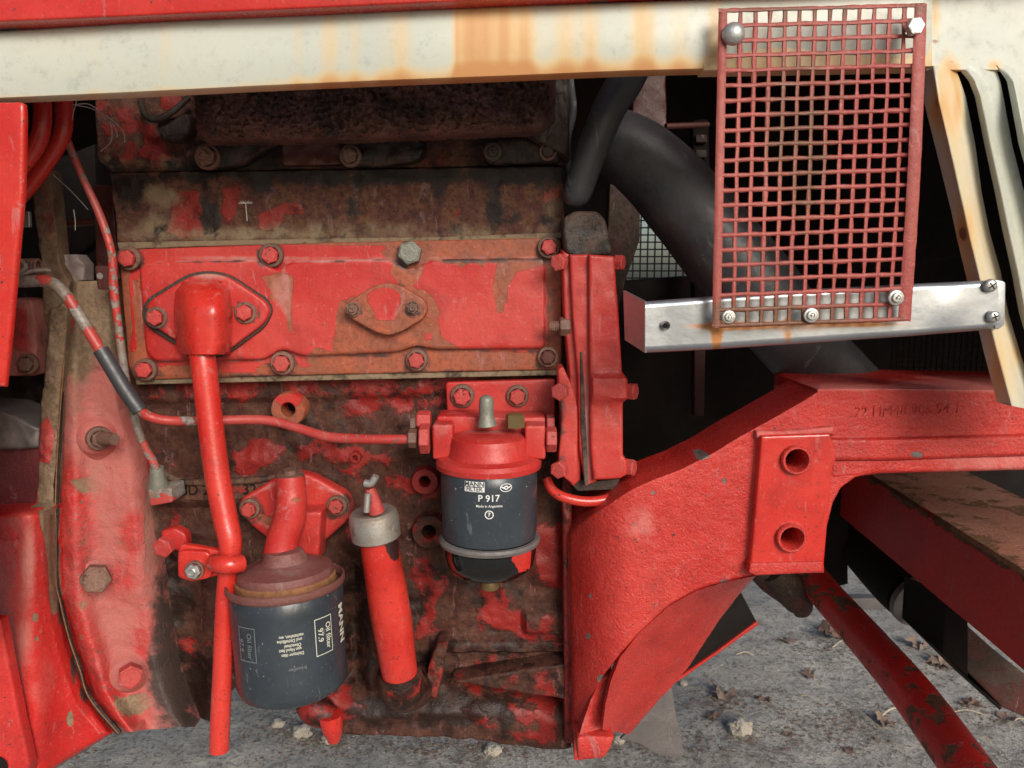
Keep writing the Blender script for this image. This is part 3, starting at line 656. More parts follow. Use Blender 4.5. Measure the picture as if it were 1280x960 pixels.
pr('ledge', 'block', band, [(146, 303), (250, 301), (400, 298), (560, 296), (706, 290), (706, 298), (560, 302), (250, 308), (148, 312)], .777, .02, bev=1.5, cut=6, amp=.001, field=Field(-.2, .2, 1.0), label='pale dusty ledge over the cover plate')

# ================================================================== SIDE COVER PLATE
cf = Field(-.1, -.1, -.1)
Rr = ragged
cf.p('R', Rr([(176, 322), (478, 320), (490, 328), (488, 342), (497, 352), (505, 360), (500, 372), (440, 372), (424, 376), (420, 395), (418, 420), (414, 440), (395, 436), (386, 442), (378, 454), (190, 458), (178, 420)], 5, 2, 1), 1.1, 3)
cf.p('R', Rr([(530, 326), (565, 329), (578, 335), (590, 326), (602, 334), (612, 322), (622, 326), (618, 345), (617, 365), (621, 385), (626, 398), (632, 378), (636, 356), (648, 340), (684, 330), (686, 440), (580, 438), (566, 432), (552, 420), (547, 405), (549, 385), (541, 370), (530, 363), (512, 362), (522, 352), (528, 340)], 5, 2, 2), 1.1, 3)
cf.p('R', Rr([(327, 345), (345, 342), (366, 344), (366, 415), (359, 413), (357, 385), (345, 372), (336, 378), (338, 362)], 4, 1.5, 3), -.2, 2)
cf.p('B', [(330, 342), (366, 342), (366, 416), (340, 372)], .75, 6)
cf.p('R', Rr([(160, 312), (300, 306), (398, 306), (485, 306), (478, 318), (176, 324), (172, 440), (163, 440)], 4, 2, 5), 1.0, 3)
cf.p('R', Rr([(163, 355), (172, 345), (182, 440), (170, 452)], 4, 2, 6), .2, 4)
cf.p('R', Rr([(376, 452), (388, 450), (389, 458), (374, 460)], 3, 1, 8), 1, 2); cf.p('R', Rr([(272, 456), (300, 453), (325, 456), (320, 464), (275, 466)], 3, 1, 9), 1, 2); cf.p('R', [(530, 418), (538, 414), (541, 425), (533, 428)], 1, 2)
for cx, cy, rx, ry, v in ((405, 397, 16, 9, .55), (487, 430, 30, 14, .5), (515, 330, 20, 14, .6), (600, 325, 80, 5, .75), (184, 385, 12, 30, .3), (275, 448, 70, 8, .6), (690, 380, 8, 80, .5), (626, 380, 12, 40, .35), (485, 372, 45, 12, .2), (330, 470, 260, 4, .8), (600, 466, 120, 5, .95), (660, 300, 60, 5, .5)): cf.b('G', cx, cy, rx, ry, v)  # grime, plus the diamond plate's shadow painted to its left and below
for cx, cy, rx, ry, v in ((400, 325, 180, 4, 1.0), (280, 322, 60, 4, .8), (670, 335, 24, 6, .8), (290, 370, 50, 30, .35), (560, 400, 40, 60, .35), (620, 395, 40, 60, .25)): cf.b('B', cx, cy, rx, ry, v)
PAN = [(172, 327), (320, 323), (345, 338), (365, 326), (484, 322), (512, 337), (540, 324), (682, 322), (682, 436), (540, 437), (520, 432), (500, 440), (378, 446), (352, 436), (330, 450), (192, 452), (182, 440)]
BT = [(161, 323), (339, 319), (513, 316), (686, 309), (182, 462), (353, 454), (521, 450), (685, 446)]
cf.l('B', PAN, 2.2, .9); cf.l('G', [(x + (1.5 if x > 430 else -1.5), y + 3) for x, y in PAN], 2.2, .8)
for x, y in BT: cf.ring('G', x, y + 1, 17, 3.5, .95).b('G', x + 2, y + 20, 5, 10, .3)
cf.ring('G', 441, 387, 13, 3, .8).ring('G', 516, 385, 13, 3, .8).l('G', [(430, 388), (470, 354), (500, 355), (537, 386), (500, 419), (466, 417)], 3, .9)
cov = pr('side_cover', 'cover', tractor, rounded([(148, 312), (420, 303), (702, 297), (702, 462), (430, 468), (166, 475), (160, 455)], 8), .770, .016, bev=2, cut=6, amp=.0006, nsc=40, field=cf, label='long red cover plate peeling to orange primer')
def pad(name, mat, parent, poly, Y, d, bev=4, r=12, field=None, **k): return pr(name, mat, parent, rounded(poly, r), Y, d, bev=bev, field=field, **k)
pad('raised_panel', 'cover', cov, [(172, 327), (320, 323), (345, 338), (365, 326), (484, 322), (512, 337), (540, 324), (682, 322), (682, 436), (540, 437), (520, 432), (500, 440), (378, 446), (352, 436), (330, 450), (192, 452), (182, 440)], .7625, .012, bev=4.5, r=9, field=cf, cut=5, amp=.0005, nsc=50)
pr('gasket_edge', 'block', cov, [(168, 472), (430, 466), (704, 460), (704, 469), (430, 475), (170, 481)], .773, .02, bev=1.2, cut=8, amp=.0008, field=Field(-.3, .25, 1.0))
for x, y, r, kd, mt in ((161, 323, 15, 'washer_bolt', 'bolt'), (339, 319, 15, 'washer_bolt', 'bolt'), (513, 316, 15, 'hex', 'gzinc'), (686, 309, 14, 'washer_bolt', 'bolt'), (182, 462, 14, 'washer_bolt', 'bolt'), (353, 454, 15, 'washer_bolt', 'bolt'), (521, 450, 14, 'washer_bolt', 'bolt'), (685, 446, 13, 'washer_bolt', 'brown')):
    bolt(cov, x, y, .765, r, kd, mt, label='bare grey-green bolt head' if mt == 'gzinc' else None)
# small diamond plate
ff = Field(.0, -.1, .25).p('R', ragged([(460, 366), (470, 360), (488, 359), (500, 368), (497, 386), (492, 402), (470, 400), (466, 386), (458, 376)], 4, 1.5, 4), 1.2, 2); ff.b('G', 487, 415, 30, 5, .5)
ff.ring('G', 441, 387, 12, 3.5, .9).ring('G', 516, 385, 11, 3.5, .9)
dia = pad('diamond_cover', 'cover', cov, [(430, 388), (436, 376), (470, 356), (484, 353), (500, 357), (530, 374), (535, 386), (530, 398), (500, 416), (484, 420), (468, 415), (436, 397)], .7515, .014, bev=2, r=9, field=ff, cut=5, amp=.0004, label='small diamond-shaped blanking plate')
bolt(dia, 441, 387, .750, 9.5, 'nut_stud', 'rbolt'); bolt(dia, 516, 385, .750, 9, 'nut_stud', 'rbolt')

# breather elbow and pipe
bf = Field(1.15, -.3, -.1); bf.b('B', 253, 352, 34, 8, .9)
br = pad('breather_elbow', 'cover', tractor, [(180, 390), (186, 376), (235, 346), (258, 341), (285, 346), (330, 376), (337, 388), (330, 404), (285, 438), (262, 446), (240, 440), (186, 404)], .752, .014, bev=3, r=12, field=Field(.9, -.05, .1).b('B', 262, 343, 60, 6, 1.0).ring('G', 196, 397, 16, 4, .9).ring('G', 307, 391, 16, 4, .9).l('B', [(184, 390), (236, 349), (285, 349), (333, 388), (285, 435), (240, 437)], 3, .7), cut=6, amp=.0006, label='glossy red domed breather elbow with a long drain pipe')
pad('diamond_gasket', 'grease', br, [(176, 392), (182, 374), (235, 342), (258, 338), (285, 342), (334, 374), (341, 388), (332, 408), (285, 443), (262, 451), (240, 444), (182, 408)], .758, .006, bev=1, r=12)
sh('elbow_hood', 'red', br, [(229, 352), (219, 364), (217, 390), (219, 430), (226, 443)], [(274, 352), (288, 362), (291, 390), (290, 430), (284, 443)],
   lambda px, py, u, t: .752 - .052 * (max(0, 1 - (abs(u - .5) * 2) ** 2.8)) ** .5 * min(1, .45 + .55 * math.sin(min(1, t / .5) * math.pi / 2)), field=bf, nu=40, nv=44, back=.01)
bm = bmesh.new(); bm.free()
bolt(br, 196, 397, .752, 14, 'washer_bolt', 'bolt'); bolt(br, 307, 391, .752, 14, 'washer_bolt', 'bolt')
pf = Field(1.15, -.3, -.25)
pf.b('G', 274, 935, 12, 8, .6)
tb('drain_pipe', 'red', br, [(250, 430, .720), (254, 452, .716), (262, 520, .712), (271, 590, .706), (281, 645, .700), (287, 672, .696), (288, 690, .694), (285, 715, .692), (281, 760, .688), (278, 840, .680), (275, 905, .674), (274, 938, .672)],
   [15, 15.5, 15.5, 15.3, 15, 14.5, 13.5, 12, 11.5, 11.8, 12, 12], field=pf, seg=28)
# clamp holding the pipe
cl = pr('pipe_clamp', 'red', tractor, rounded([(226, 680), (262, 686), (300, 694), (300, 722), (270, 720), (240, 728), (222, 722), (222, 690)], 5), .700, .006, bev=2, field=Field(1, -.1, .25), label='red sheet-metal clamp round the pipe')
pad('clamp_tab', 'red', cl, [(222, 688), (262, 690), (266, 722), (238, 728), (222, 720)], .694, .006, bev=2, r=9, field=Field(1, -.1, .1))
tb('clamp_band', 'red', cl, [(268, 703, .688), (276, 705, .678), (288, 706, .676), (302, 704, .684)], [11, 12, 12, 11], seg=12, n=4)
pr('arm', 'cover', cl, rounded([(200, 664), (218, 660), (232, 668), (234, 684), (222, 690), (203, 680)], 5), .742, .012, bev=3, field=Field(.9, 0, .3))
bolt(cl, 208, 681, .742, 13, 'hex', 'bolt', axis=(-.15, -1, -.1)); bolt(cl, 243, 713, .691, 12, 'nut_stud', 'zinc')

# ================================================================== LOWER BLOCK
bf2 = Field(-.1, .25, 0)
reds = [([(430, 480), (470, 480), (485, 500), (500, 496), (506, 512), (470, 522), (432, 520), (428, 512), (444, 500), (432, 490)], .75),
        ([(290, 572), (305, 560), (322, 552), (345, 552), (358, 560), (345, 572), (332, 585), (322, 592), (300, 590)], 1.2), ([(375, 568), (385, 556), (398, 548), (412, 552), (405, 568), (380, 572)], 1.1),
        ([(410, 556), (470, 562), (490, 575), (470, 588), (455, 594), (462, 612), (440, 600), (430, 580), (415, 572)], .66), ([(488, 600), (520, 590), (545, 600), (540, 625), (520, 630), (495, 612)], .72),
        ([(515, 690), (550, 700), (556, 730), (545, 760), (550, 785), (520, 792), (530, 760), (520, 740), (510, 720)], .85), ([(600, 740), (625, 725), (640, 760), (655, 770), (650, 790), (600, 786), (602, 760)], 1.05),
        ([(640, 780), (700, 770), (702, 800), (660, 805)], .62), ([(560, 860), (600, 820), (640, 815), (700, 830), (700, 865), (650, 875)], .58), ([(650, 835), (700, 835), (708, 860), (690, 880), (672, 860)], 1.0),
        ([(575, 885), (600, 880), (604, 898), (580, 900)], 1.0), ([(640, 885), (688, 880), (694, 905), (650, 900)], .9), ([(600, 906), (650, 912), (705, 905), (708, 928), (650, 924)], .8), ([(405, 868), (430, 855), (455, 880), (470, 890), (420, 896)], .95),
        ([(660, 655), (705, 650), (708, 730), (690, 735), (665, 720)], .9), ([(435, 645), (470, 650), (460, 680), (435, 672)], .7), ([(200, 645), (225, 640), (232, 660), (210, 672)], .6), ([(215, 795), (262, 790), (264, 820), (220, 818)], .52), ([(160, 560), (190, 566), (190, 600), (165, 600)], .6),
        ([(478, 505), (560, 480), (705, 480), (705, 520), (540, 540)], .42), ([(300, 740), (340, 730), (352, 770), (310, 790)], .6)]
for i, (e, v) in enumerate(reds): bf2.p('R', ragged(e, 5, 5, i), v * .92, 16)
bf2.p('R', [(180, 476), (705, 468), (705, 486), (340, 500), (185, 502)], .48, 8)
for e, v in (([(500, 740), (545, 730), (545, 780), (500, 790)], .8), ([(200, 820), (270, 820), (270, 905), (120, 905), (195, 870)], .95), ([(440, 880), (640, 870), (640, 905), (440, 908)], .95), ([(560, 690), (660, 700), (650, 745), (560, 740)], .8), ([(540, 800), (705, 800), (705, 815), (540, 815)], .7),
             ([(500, 810), (560, 820), (560, 880), (500, 880)], .8), ([(340, 500), (420, 500), (420, 560), (350, 556)], .65), ([(195, 700), (240, 710), (220, 900), (195, 860)], .95), ([(425, 700), (470, 700), (470, 880), (430, 860)], .6), ([(290, 595), (420, 592), (430, 612), (290, 622)], .5)): bf2.p('G', e, v, 22)
for cx, cy, rx, ry, v in ((250, 540, 60, 30, .25), (235, 604, 60, 6, 1.0), (340, 606, 50, 12, .85), (520, 805, 40, 12, .5), (265, 740, 60, 60, .35), (480, 770, 30, 60, .35), (560, 770, 60, 70, .2), (470, 850, 60, 20, .5), (420, 890, 60, 16, .35), (185, 640, 18, 80, .9)): bf2.b('B', cx, cy, rx, ry, v)
rl = Field()
rl.p('D', [(150, 470), (705, 462), (705, 488), (330, 500), (300, 500), (180, 502)], .006, 5)
rl.p('D', [(195, 598), (240, 598), (330, 598), (345, 620), (300, 632), (190, 628)], .010, 6)
rl.p('D', [(195, 660), (290, 664), (290, 672), (190, 668)], .004, 6)
rl.p('D', [(540, 797), (712, 794), (712, 812), (540, 812)], .010, 4)
rl.p('D', [(380, 800), (440, 796), (470, 850), (440, 900), (385, 900)], .014, 12)
rl.p('D', [(440, 872), (600, 870), (712, 882), (712, 932), (400, 915)], .016, 14)
rl.p('D', [(560, 858), (640, 870), (712, 880), (712, 866), (640, 852), (570, 846)], -.014, 6)
rl.p('D', [(655, 762), (712, 758), (712, 790), (655, 790)], .010, 5)
rl.p('D', [(655, 655), (700, 650), (704, 728), (668, 728)], .006, 8)
rl.p('D', [(190, 690), (250, 700), (250, 910), (196, 900)], -.018, 20)
rl.b('D', 480, 575, 50, 22, .005); rl.b('D', 330, 575, 30, 20, .005); rl.p('D', [(425, 690), (450, 700), (455, 860), (425, 860)], -.02, 14)
blk = pr('lower_block', 'lblock', tractor, [(150, 466), (705, 460), (710, 600), (714, 930), (690, 932), (640, 926), (590, 913), (430, 909), (398, 900), (382, 886), (376, 868), (330, 862), (268, 862), (262, 905), (110, 908), (100, 800)], .800, .32, bev=3, cut=4, amp=.0030, nsc=45, relief=rl, field=bf2, holes=[(360, 512, 12), (531, 602, 8.5), (536, 665, 11)],
         label='oily lower engine block, darkened for shade, with flaking red paint')
# raised rib with its pale dusty top and cast letters
pr('cast_rib', 'block', blk, rounded([(208, 603), (345, 601), (352, 606), (336, 624), (215, 627)], 3), .787, .03, bev=2, cut=5, amp=.0012, field=Field(-.2, -.1, .15).b('R', 300, 612, 30, 8, .5))
tb('rib_ledge', 'block', blk, [(192, 578, .782), (204, 592, .784), (222, 601, .785), (262, 603, .785), (320, 600, .785), (345, 596, .788)], [4, 5, 4.5, 4, 4, 3], seg=12, wob=.3, field=Field(-.3, .3, .55))
# cast letters on the rib
bm = bmesh.new()
def flat(cx, cy, Y, ang=0, k=1.0):
    o0 = at(cx, cy, Y); ca, sa = math.cos(rad(ang)), math.sin(rad(ang))
    return lambda x, y: o0 + Vector((x * ca - y * sa, 0, x * sa + y * ca)) 
m_ = mpp(250, 610, .786); text_mesh(bm, 'AH8D 2D', 19 * m_, flat(238, 613, .7853, 1), .0002, .95); text_mesh(bm, '32', 19 * m_, flat(312, 612, .7853, 1), .0002, .95)
finish(bm, 'cast_number', 'black', blk, kind='stuff', label='faint cast part number on the rib')
def eye(px, py, r, hr, Y, mat='cover', parent=blk, fld=None, depth=.02):
    prof = [(r * 1.0, -depth), (r, -.001), (r * .93, .001), (hr * 1.15, .001), (hr, 0), (hr * .97, -.03)]
    m = mpp(px, py, Y); o = la('boss', mat, parent, [(a * m if i < 99 else a, h) for i, (a, h) in enumerate(prof)], at(px, py, Y), (0, -1, 0), seg=28, field=fld or Field(.6, .1, .1))
    la('hole', 'black', parent, [(hr * 1.0 * m, -.026), (0, -.026)], at(px, py, Y), (0, -1, 0), seg=20)
eye(360, 512, 22, 9, .782, 'cover', fld=Field(.3, -.1, .2).p('R', [(342, 498), (375, 490), (376, 508), (350, 505)], 1.1, 3))
eye(531, 602, 17, 7, .785, 'lblock', fld=Field(.8, .1, 0)); eye(536, 665, 22, 9, .785, 'lblock', fld=Field(.3, .35, 0)); eye(444, 572, 7, 3, .79, 'lblock')
# sump plug and dipstick-tube socket
tb('sump_corner', 'lblock', blk, [(378, 862, .79), (392, 884, .775), (415, 898, .77)], [10, 20, 14], field=Field(.6, .5, 0), seg=20)
tb('drain_plug', 'red', blk, [(413, 893, .765), (415, 908, .765), (417, 918, .765), (417, 926, .765)], [16, 14, 11, 8], field=Field(.9, .1, 0), seg=8)
pad('support_rib', 'lblock', blk, [(545, 808), (560, 806), (552, 850), (545, 875), (530, 866), (535, 835)], .765, .04, bev=4, r=6, field=Field(.3, .35, .55), cut=5, amp=.002)
pr('sump_wedge', 'lblock', blk, [(566, 852), (650, 838), (706, 830), (706, 875), (660, 868), (600, 858)], .772, .03, bev=3, cut=5, amp=.002, field=Field(.05, .45, .1).b('R', 680, 850, 20, 12, .7))
pr('side_rib', 'lblock', blk, [(700, 480), (712, 480), (716, 700), (722, 930), (706, 930), (704, 700)], .770, .04, bev=3, cut=8, amp=.0015, field=Field(.6, .3, 0))

# filler / dipstick tube
dip = tb('dipstick_tube', 'red', tractor, [(472, 665, .718), (478, 705, .722), (488, 765, .730), (497, 825, .738), (501, 850, .742)], [23, 24, 25.5, 23, 22], seg=32, field=Field(1.2, -.3, -.2).p('G', [(470, 675), (500, 672), (499, 702), (488, 700), (480, 684)], 1.4, 3), label='bright red oil dipstick tube with a grey cap')
sk = Field(.1, .6, .3); sk.p('R', [(482, 862), (500, 868), (525, 852), (524, 868), (500, 876), (484, 870)], 1.1, 3)
tb('socket', 'lblock', dip, [(499, 838, .744), (501, 853, .746), (506, 862, .752), (520, 858, .775), (532, 845, .80)], [27, 29, 27, 24, 20], seg=28, field=sk)
A0 = at(470, 668, .718); axd = (at(467, 640, .716) - at(474, 690, .719)).normalized(); mm = mpp(470, 660, .718)
la('cap', 'zinc', dip, [(27 * mm, -.010), (30.5 * mm, -.008), (31 * mm, .010), (29.5 * mm, .016), (26 * mm, .0185), (20 * mm, .019), (16 * mm, .017), (10 * mm, .017), (0, .0175)], A0 + axd * .006, axd, field=Field(.4, .15, .75))
tb('dipstick_neck', 'bolt', dip, [(471, 640, .700), (466, 622, .698), (462, 610, .697)], [10, 8, 6.5], seg=16, field=Field(1.1, -.2, .1))
tb('ring_pin', 'zinc', dip, [(458, 640, .688), (460, 617, .689)], 4.2, seg=12, n=1); tb('ring_pin', 'zinc', dip, [(456, 604, .693), (464, 604, .692), (470, 595, .691)], [5, 5, 4.5], seg=12, n=3)

# ================================================================== OIL FILTER
fl = pad('oil_filter', 'cover', tractor, [(297, 640), (300, 624), (340, 600), (362, 590), (388, 594), (432, 618), (440, 634), (434, 652), (402, 680), (380, 690), (350, 686), (310, 654)], .776, .016, bev=4, r=12, field=Field(.85, .15, .15).b('R', 330, 650, 20, 16, .35).ring('G', 312, 636, 16, 5, 1).ring('G', 421, 632, 16, 5, 1).l('B', [(304, 640), (304, 626), (362, 594), (430, 620), (436, 636), (380, 686)], 3, .9), cut=6, amp=.001, label='dark blue-grey screw-on oil filter hanging from a red angled adapter')
bolt(fl, 312, 636, .772, 13, 'washer_bolt', 'bolt'); bolt(fl, 421, 632, .772, 13, 'washer_bolt', 'bolt')
tb('adapter_pipe', 'cover', fl, [(363, 596, .752), (364, 625, .748), (362, 648, .738), (354, 672, .722), (351, 690, .712), (352, 708, .706)], [18, 19, 20, 20, 21, 25], seg=30, field=Field(1.0, -.1, .1).b('R', 370, 625, 9, 4, .2).b('G', 395, 680, 18, 30, .4))
la('plug', 'rbolt', fl, [(17 * mm, 0), (17 * mm, .004), (9 * mm, .005), (8 * mm, .009), (0, .009)], at(363, 597, .752), (0, -.15, 1), seg=20)
pr('web', 'cover', fl, [(372, 640), (402, 640), (398, 700), (375, 712), (362, 690)], .750, .03, bev=4, field=Field(.8, .3, .3), cut=6, amp=.001)
FA = Vector((0, -.03, 1)); FT = at(357, 722, .700); FB = at(367, 862, .694); fax = (FT - FB).normalized(); fh = (FT - FB).length
mf_ = mpp(357, 735, .700); R0 = 69.5 * mf_
la('canister', 'filter', fl, [(0, .004), (R0 * .80, .002), (R0 * .92, .006), (R0 * .975, .014), (R0 * .97, .03), (R0 * .99, fh * .80), (R0 * .985, fh - .008), (R0 * .95, fh - .006)], FB, fax, seg=72, sharp=50,
   field=Field(1, -.2, -.1).b('B', 330, 775, 20, 50, .3).b('G', 352, 880, 90, 10, .2), jit=.0006)
la('rim', 'rustring', fl, [(R0 * .97, fh - .0095), (R0 * 1.015, fh - .008), (R0 * 1.04, fh - .005), (R0 * 1.035, fh - .001), (R0 * 1.01, fh), (R0 * .985, fh - .002), (R0 * .96, fh - .009), (0, fh - .009)], FB, fax, seg=72)
la('adapter_disc', 'disc', fl, [(R0 * .83, -.006), (R0 * .845, .002), (R0 * .845, .006), (R0 * .82, .009), (R0 * .6, .0115), (R0 * .42, .016), (R0 * .32, .026), (0, .028)], FT + Vector((-.001, .004, -.001)), fax, seg=64, label='dusty purple disc on top of the filter')
la('rust_gasket', 'rustring', fl, [(R0 * .84, -.010), (R0 * .885, -.008), (R0 * .885, .000), (R0 * .85, .002)], FT + Vector((-.001, .004, -.001)), fax, seg=64, field=Field(-.5, -.3, -.3))
def on_cyl(bottom, ax, R, px0, py0, Yr, rot=0.0, off=.0004):
    """place letters on a cylinder: the point that shows at pixel (px0, py0)"""
    d = ray(px0, py0).normalized(); o_ = Vector((0, 0, CAMZ)) - bottom
    dp = d - ax * d.dot(ax); op = o_ - ax * o_.dot(ax)
    a_, b_, c_ = dp.dot(dp), 2 * dp.dot(op), op.dot(op) - R * R
    t = (-b_ - math.sqrt(max(0, b_ * b_ - 4 * a_ * c_))) / (2 * a_); P = o_ + d * t
    h0 = P.dot(ax); rv = (P - ax * h0).normalized(); tv = ax.cross(rv)       # tv points to the viewer's right
    if tv.x < 0: tv = -tv
    cr, sr = math.cos(rot), math.sin(rot)
    def place(x, y):
        X = x * cr - y * sr; Yy = x * sr + y * cr; an = X / R
        return bottom + ax * (h0 + Yy) + (rv * math.cos(an) + tv * math.sin(an)) * (R + off)
    return place
def frame(bm, place, w, h, t, mi=0, k=14):
    for (x0, y0, x1, y1) in ((-w, -h, w, -h + t), (-w, h - t, w, h), (-w, -h + t, -w + t, h - t), (w - t, -h + t, w, h - t)):
        for i in range(k):
            for j in range(1):
                if x1 - x0 > y1 - y0: q = [(x0 + (x1 - x0) * i / k, y0), (x0 + (x1 - x0) * (i + 1) / k, y0), (x0 + (x1 - x0) * (i + 1) / k, y1), (x0 + (x1 - x0) * i / k, y1)]
                else: q = [(x0, y0 + (y1 - y0) * i / k), (x1, y0 + (y1 - y0) * i / k), (x1, y0 + (y1 - y0) * (i + 1) / k), (x0, y0 + (y1 - y0) * (i + 1) / k)]
                f = bm.faces.new([bm.verts.new(place(*c)) for c in q]); f.material_index = mi
def rect(bm, place, x0, x1, y0, y1, mi=0, k=10):
    for i in range(k):
        a_, b_ = x0 + (x1 - x0) * i / k, x0 + (x1 - x0) * (i + 1) / k
        f = bm.faces.new([bm.verts.new(place(*c)) for c in ((a_, y0), (b_, y0), (b_, y1), (a_, y1))]); f.material_index = mi
R1 = R0 * .992; px_ = mpp(400, 790, .63)
bm = bmesh.new(); RT = -math.pi / 2
pl_ = on_cyl(FB, fax, R1, 405, 794, .63, RT); frame(bm, pl_, 25 * px_, 13.5 * px_, 1.1 * px_)
text_mesh(bm, 'Oil filter', 11 * px_, on_cyl(FB, fax, R1, 410, 793, .63, RT), .00010, .95); text_mesh(bm, '97.9', 11 * px_, on_cyl(FB, fax, R1, 400.5, 794, .63, RT), .00010, 1.0)
text_mesh(bm, 'MANN', 18 * px_, on_cyl(FB, fax, R1, 426, 778, .63, RT), .0004, 1.0)
for i, s_ in enumerate(('Dichtung ölen', 'von Hand fest', 'Ölwechsel', 'und Dichtfläche', 'nachziehen, wo')):
    text_mesh(bm, s_, 6.2 * px_, on_cyl(FB, fax, R1, 366 - (0, 3, 0, 4, 2)[i], 818 - i * 5.6, .63, math.pi), .00008, .8)
finish(bm, 'filter_print', 'ink', fl, label='cream printed lettering on the oil filter')
bm = bmesh.new()
pl_ = on_cyl(FB, fax, R1, 309, 806, .63, RT); frame(bm, pl_, 23 * px_, 14 * px_, 1.0 * px_); text_mesh(bm, 'Oil filter', 10.5 * px_, on_cyl(FB, fax, R1, 312, 808, .63, RT), .0, .95); text_mesh(bm, '97.9', 10.5 * px_, on_cyl(FB, fax, R1, 302.5, 806, .63, RT), .0, 1.0)
text_mesh(bm, 'Ersatzfilter', 6 * px_, on_cyl(FB, fax, R1, 372, 836, .63, math.pi), 0, .9)
finish(bm, 'worn_print', 'inkd', fl, label='worn dim lettering on the oil filter')

# ================================================================== FUEL FILTER
plt = pr('fuel_filter', 'cover', tractor, rounded([(557, 478), (694, 474), (694, 530), (640, 540), (560, 540)], 4), .772, .008, bev=2, field=Field(1, .05, 0), cut=8, amp=.0006, label='dark fuel filter with black bowl under its red head')
bolt(plt, 578, 495, .769, 15, 'washer_bolt', 'bolt'); bolt(plt, 647, 495, .769, 14, 'washer_bolt', 'bolt')
HF = at(611, 585, .722); mh = mpp(611, 585, .722)
hd = Field(1.2, -.3, -.1); hd.f('B', lambda x, y: np.exp(-((y - 534) / 9) ** 2) * np.exp(-((x - 605) / 60) ** 4) * 1.1 + np.exp(-((y - 568) / 4.5) ** 2) * .55)
la('head', 'cover', plt, [(58 * mh, -.000), (65 * mh, .002), (66 * mh, .007), (63 * mh, .011), (52 * mh, .0135), (49 * mh, .017), (48 * mh, .026), (46 * mh, .031), (40 * mh, .0335), (25 * mh, .035), (0, .0355)], HF, (0, 0, 1), seg=56, field=hd, label='red painted filter head, dusty on top')
for nm, poly, Y in (('port_block', [(540, 531), (566, 531), (566, 572), (541, 575)], .712), ('port_block', [(656, 532), (682, 532), (682, 575), (656, 573)], .712)):
    pad(nm, 'cover', plt, poly, Y, .045, bev=3, r=4, field=Field(1.2, -.2, .05).b('B', 553, 532, 20, 5, .7).b('B', 668, 532, 20, 4, .7))
pad('port_block', 'cover', plt, [(545, 520), (575, 520), (640, 522), (682, 521), (682, 545), (548, 545)], .735, .035, bev=3, r=5, field=Field(1, 0, .4))
def xnut(parent, mat, cx, cy, Y, r, w, label=None):
    c = at(cx, cy, Y); m = mpp(cx, cy, Y); bm = bmesh.new(); lathe(bm, [(0, 0), (r * .9 * m, 0), (r * m, w * .12 * m), (r * m, w * .88 * m), (r * .9 * m, w * m), (0, w * m)], c - Vector((w * m / 2, 0, 0)), (1, 0, 0), 6, xdir=(0, .3, 1)); return finish(bm, 'hex_nut', mat, parent, label, None, 30)
xnut(plt, 'bolt', 531, 548, .718, 19, 13); xnut(plt, 'rbolt', 516, 548, .718, 12, 11); xnut(plt, 'rbolt', 517, 530, .735, 12, 7); xnut(plt, 'bolt', 530, 527, .738, 14, 17)
xnut(plt, 'bolt', 689, 549, .718, 16, 13); xnut(plt, 'bolt', 688, 530, .738, 12, 10)
tb('stud', 'gzinc', plt, [(609, 532, .720), (608, 520, .720), (608, 505, .720), (608, 497, .720), (608, 494, .720)], [13, 9.5, 9.5, 8, 4], n=3, field=Field(1, .3, .2))
la('yellow_plug', 'brass', plt, [(12 * mh, -.006), (12 * mh, .006), (10 * mh, .007), (0, .007)], at(644, 526, .716), seg=6)
CB = at(612, 672, .716); mc = mpp(612, 640, .700)
la('canister', 'filter', plt, [(52 * mc, .001), (59 * mc, .004), (60.5 * mc, .012), (61 * mc, .06), (60 * mc, .068), (56 * mc, .072)], CB, seg=64, field=Field(1, -.3, -.1).f('B', lambda x, y: np.exp(-((y - 668) / 8) ** 2) * .6), sharp=50)
la('chrome_ring', 'plate', plt, [(59 * mc, .003), (63 * mc, .0025), (65 * mc, .0), (64 * mc, -.003), (60 * mc, -.004)], CB, seg=64, field=Field(1, -.4, .3))
la('bowl', 'bowl', plt, [(60 * mc, -.005), (60 * mc, -.012), (58 * mc, -.022), (50 * mc, -.031), (34 * mc, -.036), (0, -.038)], CB, seg=64, sharp=60)
bm = bmesh.new()                                             # red paint left on the bowl's right flank
pc = [(-62, -4), (-40, -4)]
for a0, a1, z0, z1 in ((-62, -30, -.004, -.022),):
    K = 18; prev = None
    for i in range(K + 1):
        an = rad(a0 + (a1 - a0) * i / K); zt_ = z0 - .001 * noise.noise(Vector((i * .7, 0, 0))) - (.006 * max(0, (6 - i)) / 6 if 0 else 0); zb = z1 + (.013 * max(0, 1 - i / 7)) + .003 * noise.noise(Vector((i * .9, 3, 0)))
        ring = [bm.verts.new(CB + Vector((math.cos(an) * r_, math.sin(an) * r_, z))) for z, r_ in ((zt_ + 0, 61 * mc), ((zt_ + zb) / 2, 60.6 * mc), (zb, 59.3 * mc))]
        if prev:
            for k_ in range(2): bm.faces.new((prev[k_], prev[k_ + 1], ring[k_ + 1], ring[k_]))
        prev = ring
finish(bm, 'paint_remnant', 'red', plt, field=Field(1.3, -.4, -.4), label='red paint left on the black bowl')
la('drain_screw', 'brass', plt, [(0, -.052), (12 * mc, -.051), (13 * mc, -.047), (12 * mc, -.043), (7 * mc, -.042), (7 * mc, -.034)], CB, seg=20)
bm = bmesh.new(); Rc = 61 * mc; q_ = mc
pl_ = on_cyl(CB, Vector((0, 0, 1)), Rc, 593, 608.5, .65); 
rect(bm, pl_, -12.5 * q_, 12.5 * q_, -6.3 * q_, 6.3 * q_, 0)
pa = on_cyl(CB, Vector((0, 0, 1)), Rc, 593, 608.5, .65, off=.0007)
